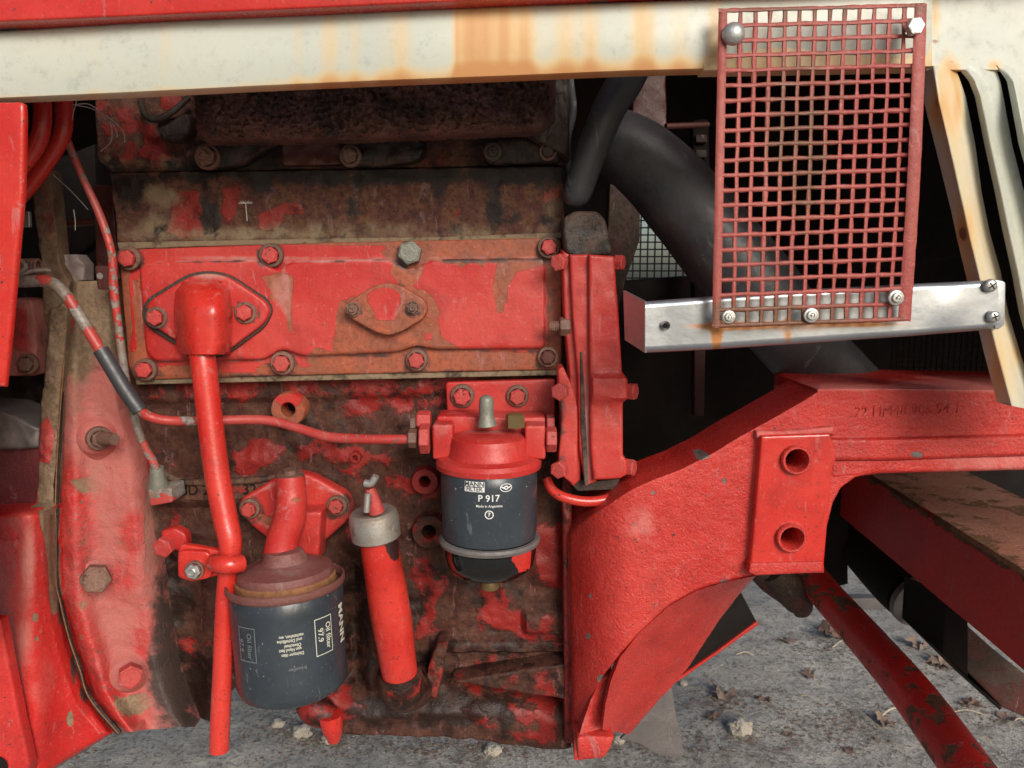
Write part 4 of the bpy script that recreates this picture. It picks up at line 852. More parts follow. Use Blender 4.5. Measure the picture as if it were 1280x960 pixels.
text_mesh(bm, 'MANN', 7.6 * q_, lambda x, y: pa(x, y + 3.1 * q_), .00012, 1.08, mi=1); text_mesh(bm, 'FILTER', 7.2 * q_, lambda x, y: pa(x, y - 3.0 * q_), .00010, .95, mi=1); rect(bm, pa, -12 * q_, 12 * q_, -.35 * q_, .25 * q_, 1)
text_mesh(bm, 'P 917', 11.5 * q_, on_cyl(CB, Vector((0, 0, 1)), Rc, 611, 623.5, .65), .0001, 1.0)
text_mesh(bm, 'Made in Argentina', 4.4 * q_, on_cyl(CB, Vector((0, 0, 1)), Rc, 611.5, 633, .65), .00003, .98)
def ringmark(place, rx, ry, t, k=28, mi=0):
    for i in range(k):
        a0, a1 = 2 * math.pi * i / k, 2 * math.pi * (i + 1) / k
        f = bm.faces.new([bm.verts.new(place(math.cos(a) * x, math.sin(a) * y)) for a, x, y in ((a0, rx, ry), (a1, rx, ry), (a1, rx - t, ry - t), (a0, rx - t, ry - t))]); f.material_index = mi
pl7 = on_cyl(CB, Vector((0, 0, 1)), Rc, 611.5, 643.5, .65); ringmark(pl7, 5.4 * q_, 5.4 * q_, 1.2 * q_); text_mesh(bm, '7', 6.5 * q_, pl7, .00012)
ple = on_cyl(CB, Vector((0, 0, 1)), Rc, 632.5, 609.5, .65); ringmark(ple, 7.6 * q_, 5.2 * q_, .9 * q_); ringmark(ple, 2.8 * q_, 2.6 * q_, 1.5 * q_, 16)
for sx in (-1, 1):
    f = bm.faces.new([bm.verts.new(ple(sx * a * q_, b * q_)) for a, b in ((2.5, .5), (6.6, 2.4), (5.6, .2), (2.8, -1.2))])
finish(bm, 'filter_print', ['inkw', 'inkc'], plt, label='white lettering and emblem on the fuel filter')

# fuel line
ffl = Field(.6, -.3, -.1)
for cx, cy, rx, ry, v in ((30, 353, 22, 10, -.4), (75, 358, 14, 12, -.2), (100, 395, 16, 18, -.3), (112, 425, 10, 14, 1.1), (55, 350, 8, 7, 1.1), (92, 380, 5, 6, 1.1), (200, 524, 22, 10, .9), (240, 526, 16, 10, .1), (300, 526, 50, 14, 1.2), (370, 540, 30, 12, 1.2), (450, 548, 60, 14, .85)): ffl.b('R', cx, cy, rx, ry, v)
fline = tb('fuel_line', 'tan', tractor, [(5, 352, .70), (32, 352, .70), (60, 352, .70), (80, 366, .70), (100, 396, .70), (118, 425, .70), (135, 452, .70), (155, 485, .70), (172, 509, .70), (188, 521, .705), (215, 526, .71), (262, 526, .735), (330, 525, .745), (375, 536, .74), (410, 546, .73), (460, 549, .72), (512, 549, .718)],
    [7.5, 7.5, 7.5, 7.5, 7.2, 7, 7, 7, 6.5, 6, 6, 6, 6, 6, 6.2, 6.2, 6], seg=20, field=ffl, label='steel fuel line with red paint flecks, bending across the engine')
tb('rubber_sleeve', 'rubber', fline, [(126, 437, .70), (138, 457, .70), (155, 485, .70), (175, 514, .70)], 9.5, seg=24, label='black rubber sleeve on the fuel line')

# ================================================================== LEFT: clutch housing casting
kf = Field(.62, -.2, .75)
kf.p('B', [(70, 560), (100, 600), (110, 700), (95, 730), (120, 800), (140, 850), (165, 905), (120, 905), (60, 700)], -.1, 26)
for cx, cy, rx, ry, v in ((165, 670, 14, 26, .0), (150, 725, 20, 20, .2), (178, 800, 12, 30, .1), (100, 670, 24, 34, .25), (140, 880, 40, 26, -.2)): kf.b('B', cx, cy, rx, ry, v)
kf.p('R', [(80, 345), (150, 345), (152, 440), (120, 430), (100, 480), (84, 520), (62, 440)], -.2, 20)
for cx, cy, rx, ry, v in ((84, 535, 8, 18, 1.2), (190, 660, 8, 70, .2), (115, 610, 14, 10, .35), (170, 880, 20, 12, .2)): kf.b('R', cx, cy, rx, ry, v)
kf.p('B', [(80, 345), (150, 345), (152, 440), (120, 430), (100, 470), (62, 440)], -.2, 20)
kf.p('G', [(190, 720), (215, 700), (262, 930), (205, 930), (196, 850), (186, 800)], 1.0, 40)
for cx, cy, rx, ry, v in ((125, 520, 16, 10, .5), (118, 888, 20, 10, .9), (98, 840, 6, 30, .6), (140, 905, 14, 8, .9), (205, 850, 16, 40, 1.0), (130, 460, 26, 8, .25)): kf.b('G', cx, cy, rx, ry, v)  # grime blobs, plus the rubber sleeve's cast shadow painted dark
def bellY(px, py, u, t):
    r_ = math.exp(-((u - .18) / .16) ** 2)
    return .772 - .024 * r_ * (.3 + .7 * t) + .05 * max(0, u - .80) ** 1.5 * 4 + .012 * max(0, 1 - u / .07) + .012 * (u > .4) * (u - .4)
bell = sh('clutch_housing', 'pink', tractor, [(88, 352), (82, 420), (77, 490), (72, 560), (69, 640), (69, 720), (75, 750), (86, 795), (100, 837), (112, 872), (146, 916)],
          [(147, 350), (150, 430), (160, 500), (180, 565), (190, 640), (197, 700), (203, 760), (209, 800), (218, 850), (232, 890), (244, 908)], bellY, nu=80, nv=240, back=.03, amp=.0022, nsc=30, field=kf, label='faded pinkish red clutch housing casting')
bossf = Field(.7, -.1, .7)
for (px, py, r) in ((118, 548, 24), (112, 723, 24), (158, 846, 24)):
    m = mpp(px, py, .76); la('boss', 'pink', bell, [(r * 1.5 * m, -.016), (r * 1.1 * m, -.010), (r * .92 * m, -.005), (r * .75 * m, .000), (0, .0005)], at(px, py, .762), (.35, -1, .05), seg=32, field=bossf, sharp=80)
bolt(bell, 124, 548, .757, 15, 'washer_bolt', 'rbolt', axis=(.8, -1, 0)); tb('stud', 'rbolt', bell, [(128, 548, .753), (143, 549, .744)], [9, 7.5], seg=12, n=2)
bolt(bell, 120, 722, .752, 18, 'hex', 'rbolt', axis=(.5, -1, .1)); bolt(bell, 163, 843, .752, 15, 'hex', 'bolt', axis=(.5, -1, .1))
# flange and gearbox casting to the left of the joint
lf = Field(1.05, -.3, 0)
lf.p('R', [(60, 380), (90, 372), (80, 470), (76, 560), (70, 720), (50, 640), (44, 560), (52, 470)], -.1, 8); lf.p('B', [(60, 380), (90, 372), (80, 470), (76, 560), (44, 560), (52, 470)], -.3, 8)
for e in ([(42, 540), (60, 520), (68, 540), (62, 580), (46, 575)],): lf.p('R', e, 1.2, 5)
for cx, cy, rx, ry, v in ((66, 700, 6, 90, .15), (60, 640, 10, 40, .1), (88, 900, 6, 14, .2), (44, 772, 5, 8, .1), (46, 798, 4, 6, .2)): lf.b('R', cx, cy, rx, ry, v)
for cx, cy, rx, ry, v in ((35, 700, 12, 60, .95), (30, 800, 14, 60, .75), (60, 840, 14, 40, .5), (20, 650, 22, 12, .5), (50, 870, 16, 30, .5)): lf.b('B', cx, cy, rx, ry, v)
for cx, cy, rx, ry, v in ((75, 760, 5, 30, .9), (92, 830, 6, 30, .95), (106, 868, 8, 16, .95), (70, 690, 3, 30, .7), (75, 560, 3, 60, .5)): lf.b('G', cx, cy, rx, ry, v)
lf.p('R', [(52, 590), (70, 590), (71, 720), (76, 760), (68, 765), (62, 720), (58, 660)], .1, 6)
gear = sh('gearbox_casting', 'gear', tractor, [(-50, 640), (-50, 700), (-50, 800), (-50, 900), (20, 990)], [(66, 640), (66, 720), (84, 800), (108, 874), (140, 917)], lambda px, py, u, t: .742 - .034 * math.exp(-((px - 30 - t * 10) / 36) ** 2) + .02 * max(0, u - .9) * 10 * .4, nu=80, nv=130, back=.03, amp=.0014, nsc=30, field=lf, rnd=7, rdep=.008,
          label='bright red gearbox casting with worn pink patches')
sh('joint_flange', 'pink', gear, [(62, 388), (56, 471), (49, 535), (48, 600), (40, 640)], [(88, 372), (78, 471), (74, 535), (70, 600), (68, 644)], lambda px, py, u, t: .752 - .003 * math.sin(u * 3), nu=24, nv=120, back=.06, amp=.0022, nsc=60, field=lf, rnd=3, rdep=.003)
# pockets of the casting
pk = Field(.8, .2, .2); pk.b('R', 10, 615, 30, 10, 1.2)
sh('casting_wall', 'plate', gear, [(-50, 505), (0, 510), (25, 520), (50, 535)], [(-50, 566), (0, 562), (25, 562), (50, 560)], .750, nu=16, nv=40, back=.05, amp=.002, nsc=60, field=Field(.8, .25, .5), rnd=6)
sh('casting_pocket', 'maroon', gear, [(-50, 560), (52, 560)], [(-50, 645), (52, 645)], lambda px, py, u, t: .775 - .018 * t * t, nu=20, nv=20, back=.01, field=pk)
sh('casting_recess', 'grease', gear, [(-50, 350), (60, 350)], [(-50, 545), (60, 545)], lambda px, py, u, t: .80 + .03 * math.sin(t * 3), nu=20, nv=20, back=.01, amp=.003, nsc=40, field=Field(.8, .5, .5).b('R', 20, 400, 18, 40, .2))
pr('lever_block', 'pink', gear, rounded([(8, 372), (38, 374), (44, 400), (46, 470), (0, 470), (0, 380)], 6), .772, .03, bev=3, cut=5, amp=.002, field=Field(.3, .2, .9).p('R', [(14, 384), (32, 384), (36, 440), (20, 440), (12, 420)], 1.2, 5).p('B', [(14, 384), (32, 384), (36, 440), (20, 440), (12, 420)], .1, 5))
bolt(gear, 35, 455, .765, 13, 'washer_bolt', 'rbolt')
bm = bmesh.new(); tube(bm, [(86, 385, .766), (77, 490, .750), (72, 560, .750), (69, 640, .750), (69, 720, .748), (75, 752, .746), (86, 797, .744), (100, 838, .742), (112, 873, .742), (148, 917, .745)], .8, seg=8); finish(bm, 'gasket', 'rustring', gear, field=Field(.0, 0.3, .0))
bm = bmesh.new(); tube(bm, [(77, 490, .754), (73, 560, .754), (70, 640, .753), (70, 720, .7515), (76, 752, .7495), (87, 797, .7475), (101, 838, .7455), (113, 873, .7455), (149, 917, .7485)], 3.0, seg=8, wob=.6); finish(bm, 'joint_groove', 'grease', gear, field=Field(.3, .9, 0))
gw = pr('front_slab', 'gear', gear, [(-60, 770), (0, 776), (12, 840), (24, 900), (37, 958), (30, 990), (-60, 990)], .690, .012, bev=4, cut=8, amp=.0006, nsc=60, field=Field(1.1, -.3, -.2))
la('hole', 'black', gear, [(13 * mpp(0, 955, .69), .0012), (0, .0012)], at(-2, 956, .69), (0, -1, 0), seg=24)  # flat black disc painted in for the dark inside of a hole

# ------------------------------------------------------------------ upper left clutter
pil = pr('cab_pillar', 'red', tractor, [(-60, 128), (24, 127), (29, 130), (30, 150), (28, 240), (20, 330), (12, 420), (5, 484), (-60, 484)], .600, .005, bev=5, seg=4, cut=14, amp=.0003, field=Field(1.3, -.4, -.3), label='bright red pillar at the edge, nearest to the viewer')
tb('coolant_pipe', 'red', tractor, [(51, 60, .70), (52, 110, .70), (53, 150, .70), (47, 178, .70), (30, 204, .70), (10, 226, .70)], 10.5, seg=24, field=Field(1.1, -.3, .0).b('R', 36, 190, 4, 6, .2), label='bent red pipe beside the pillar')
tb('coolant_pipe', 'red', tractor, [(78, 60, .73), (79, 110, .73), (80, 145, .73), (76, 172, .73), (55, 206, .73), (32, 236, .73), (5, 266, .73)], 10.5, seg=24, field=Field(1.0, -.1, .25).b('R', 77, 158, 5, 8, .1), label='outer bent pipe with dusty darker red paint')
pp = Field(.55, .1, .3).b('R', 118, 260, 14, 28, 1.4).b('R', 96, 210, 5, 8, 1.1).b('R', 158, 500, 20, 60, -.1)
thin = tb('bleed_pipe', 'tan', tractor, [(84, 175, .735), (92, 195, .735), (105, 225, .735), (122, 262, .735), (133, 292, .735), (140, 320, .735), (142, 360, .735), (147, 400, .735), (152, 440, .736), (160, 490, .738), (172, 535, .742), (182, 560, .745), (193, 580, .748), (196, 592, .75)], [4.5, 4.5, 4.5, 5, 5, 5, 5.5, 5, 5, 5, 5, 5, 5, 6], seg=14, field=pp, label='thin red and brown pipe running down to the sensor')
pad('clip', 'brown', thin, [(118, 332), (136, 332), (146, 336), (146, 362), (122, 362)], .738, .003, bev=1, r=3); la('hole', 'zinc', thin, [(4 * mpp(125, 345, .738), .0003), (0, .0003)], at(125, 345, .738), (0, -1, 0), seg=16)
sen = tb('sensor', 'gzinc', tractor, [(196, 584, .75), (197, 598, .752), (198, 608, .755), (199, 622, .76)], [8, 10, 13, 14], seg=16, n=3, field=Field(1, .1, .1), label='grey connector fitting with red paint flecks')
pr('plug_body', 'tan', sen, rounded([(184, 612), (214, 610), (216, 628), (188, 633)], 3), .745, .03, bev=2, field=Field(.1, .1, .2).p('R', [(186, 622), (200, 618), (216, 620), (216, 634), (186, 634)], 1.2, 4))
pf_ = Field(.1, .2, .8)
stf = pr('support_bracket', 'block', tractor, [(36, 215), (62, 212), (66, 250), (74, 330), (86, 350), (96, 372), (70, 400), (62, 440), (55, 420), (52, 330), (46, 290)], .790, .02, bev=2, cut=5, amp=.003, nsc=60, field=Field(.1, .05, .7).p('R', [(46, 215), (62, 215), (70, 300), (56, 310)], .5, 14), label='dusty pinkish upright bracket with flaking paint')
pr('dust_ledge', 'plate', stf, [(62, 318), (95, 318), (104, 330), (104, 350), (90, 356), (66, 350)], .80, .02, bev=2, cut=4, amp=.004, nsc=90, field=Field(.5, 0, 1.0))
bm = bmesh.new(); P = []
for i in range(60):
    a = i / 60 * 6 * 2 * math.pi; c = at(24 + i * .45, 334, .745); P.append((c.x, c.y + .007 * math.cos(a), c.z + .007 * math.sin(a)))
tube(bm, P, .0016, seg=8, n=2, px=False); finish(bm, 'return_spring', 'rbolt', tractor, label='small rusty coil spring')
tb('spring_hook', 'tan', tractor, [(20, 332, .72), (26, 326, .72), (32, 334, .72), (24, 342, .72), (45, 338, .73), (62, 338, .74)], 2.8, seg=10, field=Field(.2, 0, 0), label='rusty wire hook of the spring')
tb('cross_rod', 'brown', tractor, [(60, 282, .85), (125, 277, .85)], 4, seg=12, n=1, field=Field(.9, 0, 0), label='dark red rod in the gap')
pr('side_stay', 'brown', tractor, [(116, 230), (140, 232), (150, 350), (120, 345)], .84, .02, bev=2, cut=6, amp=.002, field=Field(.9, .2, 0), label='dark red drilled plate behind the thin pipe')
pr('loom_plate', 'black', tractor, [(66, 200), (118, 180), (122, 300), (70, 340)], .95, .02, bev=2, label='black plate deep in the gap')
pr('small_tag', 'zinc', tractor, rounded([(26, 264), (36, 264), (37, 284), (28, 284)], 2), .76, .004, bev=1, label='tiny grey metal tag beside the pillar')

# ================================================================== TIMING COVER at the right end of the engine
tf = Field(.95, -.05, -.1); tf.b('G', 740, 330, 60, 30, .25)
tc = pr('timing_cover', 'cover', tractor, [(736, 318), (768, 320), (774, 400), (778, 465), (784, 474), (785, 496), (779, 504), (779, 570), (784, 576), (784, 594), (776, 599), (742, 601), (738, 560), (737, 470)], .722, .10, bev=4, cut=5, amp=.0010, nsc=50,
         field=Field(1.0, -.15, .0).p('G', [(730, 310), (780, 310), (776, 430), (736, 450)], .25, 40).b('G', 745, 330, 8, 60, .5).b('B', 762, 548, 8, 30, .4), relief=Field().p('D', [(738, 470), (786, 468), (786, 500), (738, 502)], .006, 4), label='red timing case with bolt lugs at the right end of the engine')
pr('upper_housing', 'grease', tc, rounded([(704, 272), (720, 263), (748, 264), (758, 276), (766, 318), (720, 322), (706, 316)], 6), .735, .10, bev=7, cut=5, amp=.003, nsc=40, field=Field(.3, .4, .55), label='grey-black greasy housing top')
pr('flange', 'cover', tc, [(712, 318), (738, 318), (741, 470), (746, 602), (732, 608), (724, 560), (722, 470), (716, 400)], .730, .06, bev=3, cut=6, amp=.001, field=Field(.8, .1, .2).b('B', 734, 540, 4, 70, 1.2).b('G', 733, 400, 4, 80, .6))
pr('gasket', 'grease', tc, [(725, 440), (728, 440), (731, 500), (736, 604), (731, 607), (726, 540)], .7285, .06, bev=1, cut=8, amp=.001, field=Field(.2, .3, .6))
pr('flange', 'cover', tc, [(702, 312), (716, 320), (720, 400), (727, 480), (726, 600), (716, 608), (703, 592), (712, 470), (706, 400)], .738, .06, bev=3, cut=6, amp=.001, field=Field(.75, .15, .2))
pr('cover_flap', 'cover', tc, rounded([(697, 462), (704, 458), (716, 484), (722, 510), (722, 596), (716, 606), (706, 598), (697, 590), (702, 520)], 3), .716, .03, bev=3, cut=6, amp=.0008, field=Field(1.0, 0, .1).p('G', [(696, 496), (708, 500), (710, 596), (697, 592)], .7, 6))
pr('housing_foot', 'grease', tc, rounded([(706, 596), (740, 602), (776, 598), (768, 612), (722, 614)], 4), .742, .06, bev=3)
for x, y, r, Y, ax in ((700, 328, 11, .735, (-.5, -1, 0)), (701, 489, 11, .712, (-.4, -1, 0)), (700, 586, 11, .712, (-.4, -1, 0)), (787, 489, 11, .735, (1, -.6, 0)), (785, 584, 11, .735, (1, -.6, 0)), (772, 328, 10, .74, (1, -.5, 0))):
    bolt(tc, x, y, Y, r, 'hex', 'bolt', axis=ax)
bm = bmesh.new(); P = [(686, 408, .745)] + [(686 + i * 1.1, 408, .745) for i in range(1, 22)]
lathe(bm, [(0, 0)] + [((6.5 + .8 * (i % 2)) * mm, i * .0010) for i in range(20)] + [(0, .021)], at(686, 408, .742), (1, 0, 0), 14); finish(bm, 'threaded_stud', 'rbolt', tc); xnut(tc, 'rbolt', 706, 408, .742, 12, 13)
tb('bottom_loop', 'red', tractor, [(683, 598, .745), (690, 612, .74), (706, 622, .735), (735, 627, .735), (765, 622, .74), (790, 606, .76)], [6, 6.5, 6.5, 6.5, 6.5, 6], seg=16, field=Field(1, .1, 0), label='red pipe curving beneath the timing case')

# ================================================================== HOSES AND CAVITY
tb('coolant_hose', 'rubber', tractor, [(800, 60, .74), (782, 100, .74), (762, 135, .742), (745, 175, .745), (732, 210, .75), (722, 240, .755), (719, 250, .757), (718, 256, .759)], [24, 23, 21, 20, 19, 18, 15, 9], seg=30, wob=.02, field=Field(1, -.3, -.05), label='narrow black rubber hose hanging behind the rail')
tb('radiator_hose', 'rubber', tractor, [(752, 170, .84), (785, 187, .835), (822, 217, .83), (862, 262, .825), (905, 315, .82), (945, 362, .82), (985, 412, .825), (1030, 462, .84), (1080, 510, .86)], [38, 44, 48, 51, 53, 53, 50, 47, 45], seg=44, wob=.015, n=10,
   field=Field(1, -.3, .35).b('B', 860, 250, 40, 30, .75).b('B', 780, 190, 24, 50, .6), label='fat black radiator hose passing behind the grid')
tb('hose_clip', 'rustring', tractor, [(748, 166, .845), (756, 172, .842)], [42, 43], seg=40, n=2, label='rusty clip round the end of the fat hose')
cv = pr('inner_bracket', 'brown', tractor, [(794, 70), (832, 74), (834, 170), (800, 165), (790, 150)], .95, .03, bev=2, cut=8, amp=.003, field=Field(.9, .1, 0), label='red-brown bracket in the dark behind the hoses')
pr('inner_post', 'brown', tractor, [(762, 230), (800, 240), (800, 300), (782, 350), (770, 400), (755, 400)], 1.0, .03, bev=2, cut=8, amp=.003, field=Field(.4, .1, 0), label='red-brown post left of the wire screen')
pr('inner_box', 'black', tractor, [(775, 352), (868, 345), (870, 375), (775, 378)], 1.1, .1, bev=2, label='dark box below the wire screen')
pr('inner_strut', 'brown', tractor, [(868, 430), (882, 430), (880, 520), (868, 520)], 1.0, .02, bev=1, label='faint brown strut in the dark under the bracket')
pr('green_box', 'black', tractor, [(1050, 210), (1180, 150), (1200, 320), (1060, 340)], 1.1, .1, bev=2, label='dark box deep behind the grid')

bm = bmesh.new()
g0, g1 = at(1120, 372, .95), at(1262, 486, .95)
for i in range(22):
    x = g0.x + (g1.x - g0.x) * i / 21; box(bm, x - .0006, x + .0006, .95, .9515, g1.z, g0.z)
for i in range(18):
    z = g1.z + (g0.z - g1.z) * i / 17; box(bm, g0.x, g1.x, .9518, .9532, z - .0006, z + .0006)
finish(bm, 'inner_gauze', 'black', tractor, label='dark fine gauze behind the bracket end', field=Field(.8, .6, 0))
tb('inner_rod', 'brown', tractor, [(832, 158, .94), (885, 156, .96)], 4, seg=10, n=1, field=Field(.8, 0, .2), label='stub rod on the inner red-brown bracket')
tb('inner_wire', 'rubber', tractor, [(712, 96, .86), (716, 140, .87), (708, 180, .88), (712, 230, .9)], 5, seg=10, field=Field(1, 0, 0), label='black cable beside the head')
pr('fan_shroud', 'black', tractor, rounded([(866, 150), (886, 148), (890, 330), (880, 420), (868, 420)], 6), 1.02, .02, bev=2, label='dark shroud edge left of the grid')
for i in range(7): pad('shroud_rib', 'brown', tractor, [(870, 168 + i * 19), (884, 168 + i * 19), (884, 178 + i * 19), (870, 178 + i * 19)], 1.012, .01, bev=1, r=2, field=Field(.5, .5, 0))

# ================================================================== FRONT FRAME CASTING
frf = Field(1.15, -.35, -.15)
for cx, cy, rx, ry, v in ((800, 655, 40, 34, .75), (905, 530, 60, 20, .4), (1000, 700, 20, 4, .3)): frf.b('B', cx, cy, rx, ry, v)  # dusty pink patches that also paint highlights onto the casting
for cx, cy, rx, ry in ((905, 601, 3, 4), (816, 616, 2.5, 2.5), (793, 656, 3, 3), (806, 664, 2.5, 3), (905, 728, 6, 4), (748, 640, 2, 2), (738, 745, 2, 3), (735, 795, 3, 4), (752, 848, 6, 5), (876, 572, 6, 3), (880, 570, 8, 2.5)): frf.b('R', cx, cy, rx, ry, -1.0)
topE = [(711, 668), (722, 655), (750, 636), (790, 610), (815, 599), (852, 585), (890, 566), (922, 546), (960, 525), (1000, 502), (1024, 487)]
botE = [(716, 915), (727, 915), (742, 872), (752, 848), (775, 818), (800, 790), (836, 757), (870, 738), (905, 727), (945, 718), (1030, 716)]
def frY(px, py, u=0, t=0): return .705 + .055 * max(0, (795 - px) / 85) ** 2.2 + (.012 if False else 0)
fr = sh('front_frame', 'cast', tractor, topE, botE, frY, nu=110, nv=110, back=.075, amp=.0005, nsc=90, field=frf, holes=[(994, 574, 16), (988, 671, 16)], rnd=3, rdep=.003, label='thick red cast front frame sweeping down to a point')
# rail going right
sh('frame_rail', 'cast', fr, [(1022, 481), (1060, 480), (1160, 481), (1220, 482), (1330, 484), (1600, 488)], [(1022, 556), (1060, 556), (1160, 552), (1220, 550), (1330, 546), (1600, 536)], lambda px, py, u, t: .706 + .012 * max(0, .08 - u) / .08, nu=40, nv=120, back=.12, amp=.0006, nsc=110,
   field=Field(1.1, -.3, -.1).f('B', lambda x, y: np.exp(-((y - 549) / 5) ** 2) * .9 + np.exp(-((y - 484) / 6) ** 2) * 1.2 + np.clip((x - 1140) / 100, 0, 1) * .35).f('G', lambda x, y: np.exp(-((y - 482) / 4) ** 2) * np.exp(-((x - 1180) / 50) ** 2) * .9))
sh('lower_ledge', 'cast', fr, [(1030, 548), (1100, 548), (1330, 542), (1600, 534)], [(1030, 576), (1100, 576), (1330, 568), (1600, 558)], .697, nu=14, nv=100, back=.02, amp=.0004, nsc=60, rnd=5, rdep=.004, field=Field(1.15, -.3, -.2).b('R', 1146, 568, 9, 5, -.6).b('B', 1240, 555, 20, 6, .6))
sh('lower_ledge', 'cast', fr, [(1036, 572), (1100, 573), (1330, 566), (1600, 556)], [(1036, 600), (1100, 592), (1330, 586), (1600, 578)], .703, nu=14, nv=100, back=.09, amp=.0006, nsc=80, rnd=5, rdep=.004, field=Field(1.1, -.2, .1).f('B', lambda x, y: np.clip((x - 1100) / 120, 0, 1) * .7 * (y > 570)))
pr('arch_fillet', 'cast', fr, [(1038, 580), (1046, 573), (1120, 573), (1120, 591), (1090, 592), (1070, 597), (1052, 610), (1042, 628), (1034, 660), (1026, 660)], .7035, .09, bev=3, cut=8, field=Field(1.1, -.2, .1))
pdf = Field(1.25, -.4, -.35)
pdf.ring('B', 994, 574, 19, 3, .9).ring('B', 988, 671, 19, 3, .9)
pdp = pr('mount_pad', 'red', fr, [(952, 545), (1038, 542), (1042, 556), (1046, 572), (1040, 590), (1030, 712), (946, 715), (938, 708), (944, 640)], .694, .05, bev=3, cut=4, amp=.0002, field=pdf, holes=[(994, 574, 15.5), (988, 671, 15.5)], label='flat machined pad with two tapped holes')
pr('pad_ledge', 'cast', fr, [(938, 704), (1029, 702), (1028, 716), (945, 720), (936, 716)], .691, .02, bev=2.5, cut=8, amp=.0006, field=Field(1.1, -.2, .3))
for px, py in ((994, 574), (988, 671)):
    m = mpp(px, py, .69); la('collar', 'cast', pdp, [(19 * m, -.004), (19 * m, .004), (17.5 * m, .0055), (15 * m, .0055), (13.5 * m, .003), (12.8 * m, -.04)], at(px, py, .694), (0, -1, 0), seg=40, field=Field(1.2, -.4, .2))
    la('hole', 'black', pdp, [(13 * m, -.035), (0, -.035)], at(px, py, .694), (0, -1, 0), seg=24)
sh('web_groove', 'cast', fr, [(938, 545), (932, 620), (926, 710)], [(954, 545), (950, 620), (944, 712)], lambda px, py, u, t: .706 - .011 * u * u, nu=10, nv=40, back=.01, field=Field(1.1, -.1, 0))
sh('top_ridge', 'cast', fr, [(944, 538), (990, 537), (1042, 532)], [(944, 548), (990, 548), (1044, 544)], .698, nu=8, nv=50, back=.02, rnd=4, rdep=.004, amp=.0006, field=Field(1.1, -.3, .7))
# swept underside
uff = Field(1.15, -.35, .25); uff.p('B', [(760, 915), (788, 918), (840, 850), (880, 800), (840, 800), (780, 870)], -.3, 30)
sh('swept_flange', 'cast', fr, [(945, 720), (905, 728), (870, 739), (836, 758), (800, 790), (775, 822), (764, 850), (757, 880), (753, 912)], [(935, 730), (922, 745), (900, 774), (880, 804), (862, 832), (838, 860), (812, 888), (800, 902), (787, 918)],
   lambda px, py, u, t: .7065 + .10 * u, nu=36, nv=120, back=.012, amp=.0006, nsc=90, field=uff)
sh('swept_tip', 'cast', fr, [(766, 843), (750, 850), (738, 876), (728, 905), (722, 926)], [(764, 850), (760, 868), (757, 890), (753, 910), (768, 922)], lambda px, py, u, t: .722 + .01 * u, nu=16, nv=60, back=.03, amp=.0008, nsc=90, field=Field(1.0, -.1, .45))
pr('tip_foot', 'cast', fr, rounded([(721, 922), (745, 921), (768, 922), (764, 935), (754, 948), (722, 951)], 4), .716, .05, bev=3, cut=6, amp=.001, field=Field(1.3, -.3, -.3))
sh('rear_flange', 'cast', fr, [(710, 668), (711, 780), (716, 860), (718, 950)], [(724, 662), (724, 780), (726, 860), (726, 950)], .768, nu=8, nv=60, back=.03, amp=.001, field=Field(.9, .2, .1))
bm = bmesh.new(); m_ = mpp(1135, 515, .70)
def rough_flat(cx, cy, Y):
    o0 = at(cx, cy, Y)
    return lambda x, y: o0 + Vector((x, -.0009 * (.5 + noise.noise(Vector((x * 300, y * 300, 0)))), y + .04 * x))
text_mesh(bm, '22 HM48 905 94 1', 19 * m_, rough_flat(1135, 513, .7056), -.0001, .93)
s2 = bmesh.ops.extrude_face_region(bm, geom=bm.faces[:]); bmesh.ops.translate(bm, verts=[v for v in s2['geom'] if isinstance(v, bmesh.types.BMVert)], vec=(0, .003, 0))
finish(bm, 'cast_number', 'cast', fr, kind='stuff', field=Field(1.3, -.4, -.1), label='raised cast part number on the frame rail')

# ================================================================== AXLE BEAM, TRACK ROD, CYLINDER
ax_ = Field(1, -.2, -.1)
N1 = at(1290, 722, .74); z1 = N1.z
def zpix(px, py, z):
    d = ray(px, py); t = (z - CAMZ) / d.z; return Vector((d.x * t, d.y * t, z))
F1 = zpix(1062, 578, z1); dirb = (F1 - N1); perp = Vector((dirb.y, -dirb.x, 0)).normalized()
if perp.x < 0: perp = -perp
N0 = N1 - dirb.normalized() * .25; F2 = F1 + dirb.normalized() * .15; Bw = .16; Hh = .098
bm = bmesh.new(); K = 40
rows = []
for i in range(K + 1):
    c = N0.lerp(F2, i / K); rr_ = [c + Vector((0, 0, -Hh)), c + Vector((0, 0, -Hh * .5)), c + Vector((0, 0, -.004)), c + perp * .004, c + perp * Bw * .5, c + perp * Bw, c + perp * Bw + Vector((0, 0, -Hh))]
    rr_ = [v + Vector((0, 0, noise.noise(v * 20) * .001)) for v in rr_]; rows.append([bm.verts.new(v) for v in rr_])
for a, b in zip(rows, rows[1:]):
    for k_ in range(7): bm.faces.new((a[k_], a[(k_ + 1) % 7], b[(k_ + 1) % 7], b[k_]))
bm.faces.new(rows[0][::-1]); bm.faces.new(rows[-1])
bmesh.ops.subdivide_edges(bm, edges=bm.edges[:], cuts=2, use_grid_fill=True)
for f in bm.faces:
    f.normal_update(); 
    if f.normal.z > .7: f.material_index = 1
axf = Field(1, -.2, -.1)
axf.f('R', lambda x, y: -.95 * np.exp(-((y - (722 + (x - 1290) * .633) - 8) / 9) ** 2) - .6 * np.exp(-((x - 1140) / 16) ** 2 - ((y - 690) / 12) ** 2) - .55 * np.exp(-((y - (845 + (x - 1290) * .77)) / 10) ** 2))
axle = finish(bm, 'axle_beam', ['beam', 'cracked'], tractor, 'dark red box beam with cracked paint on top', axf, 40)
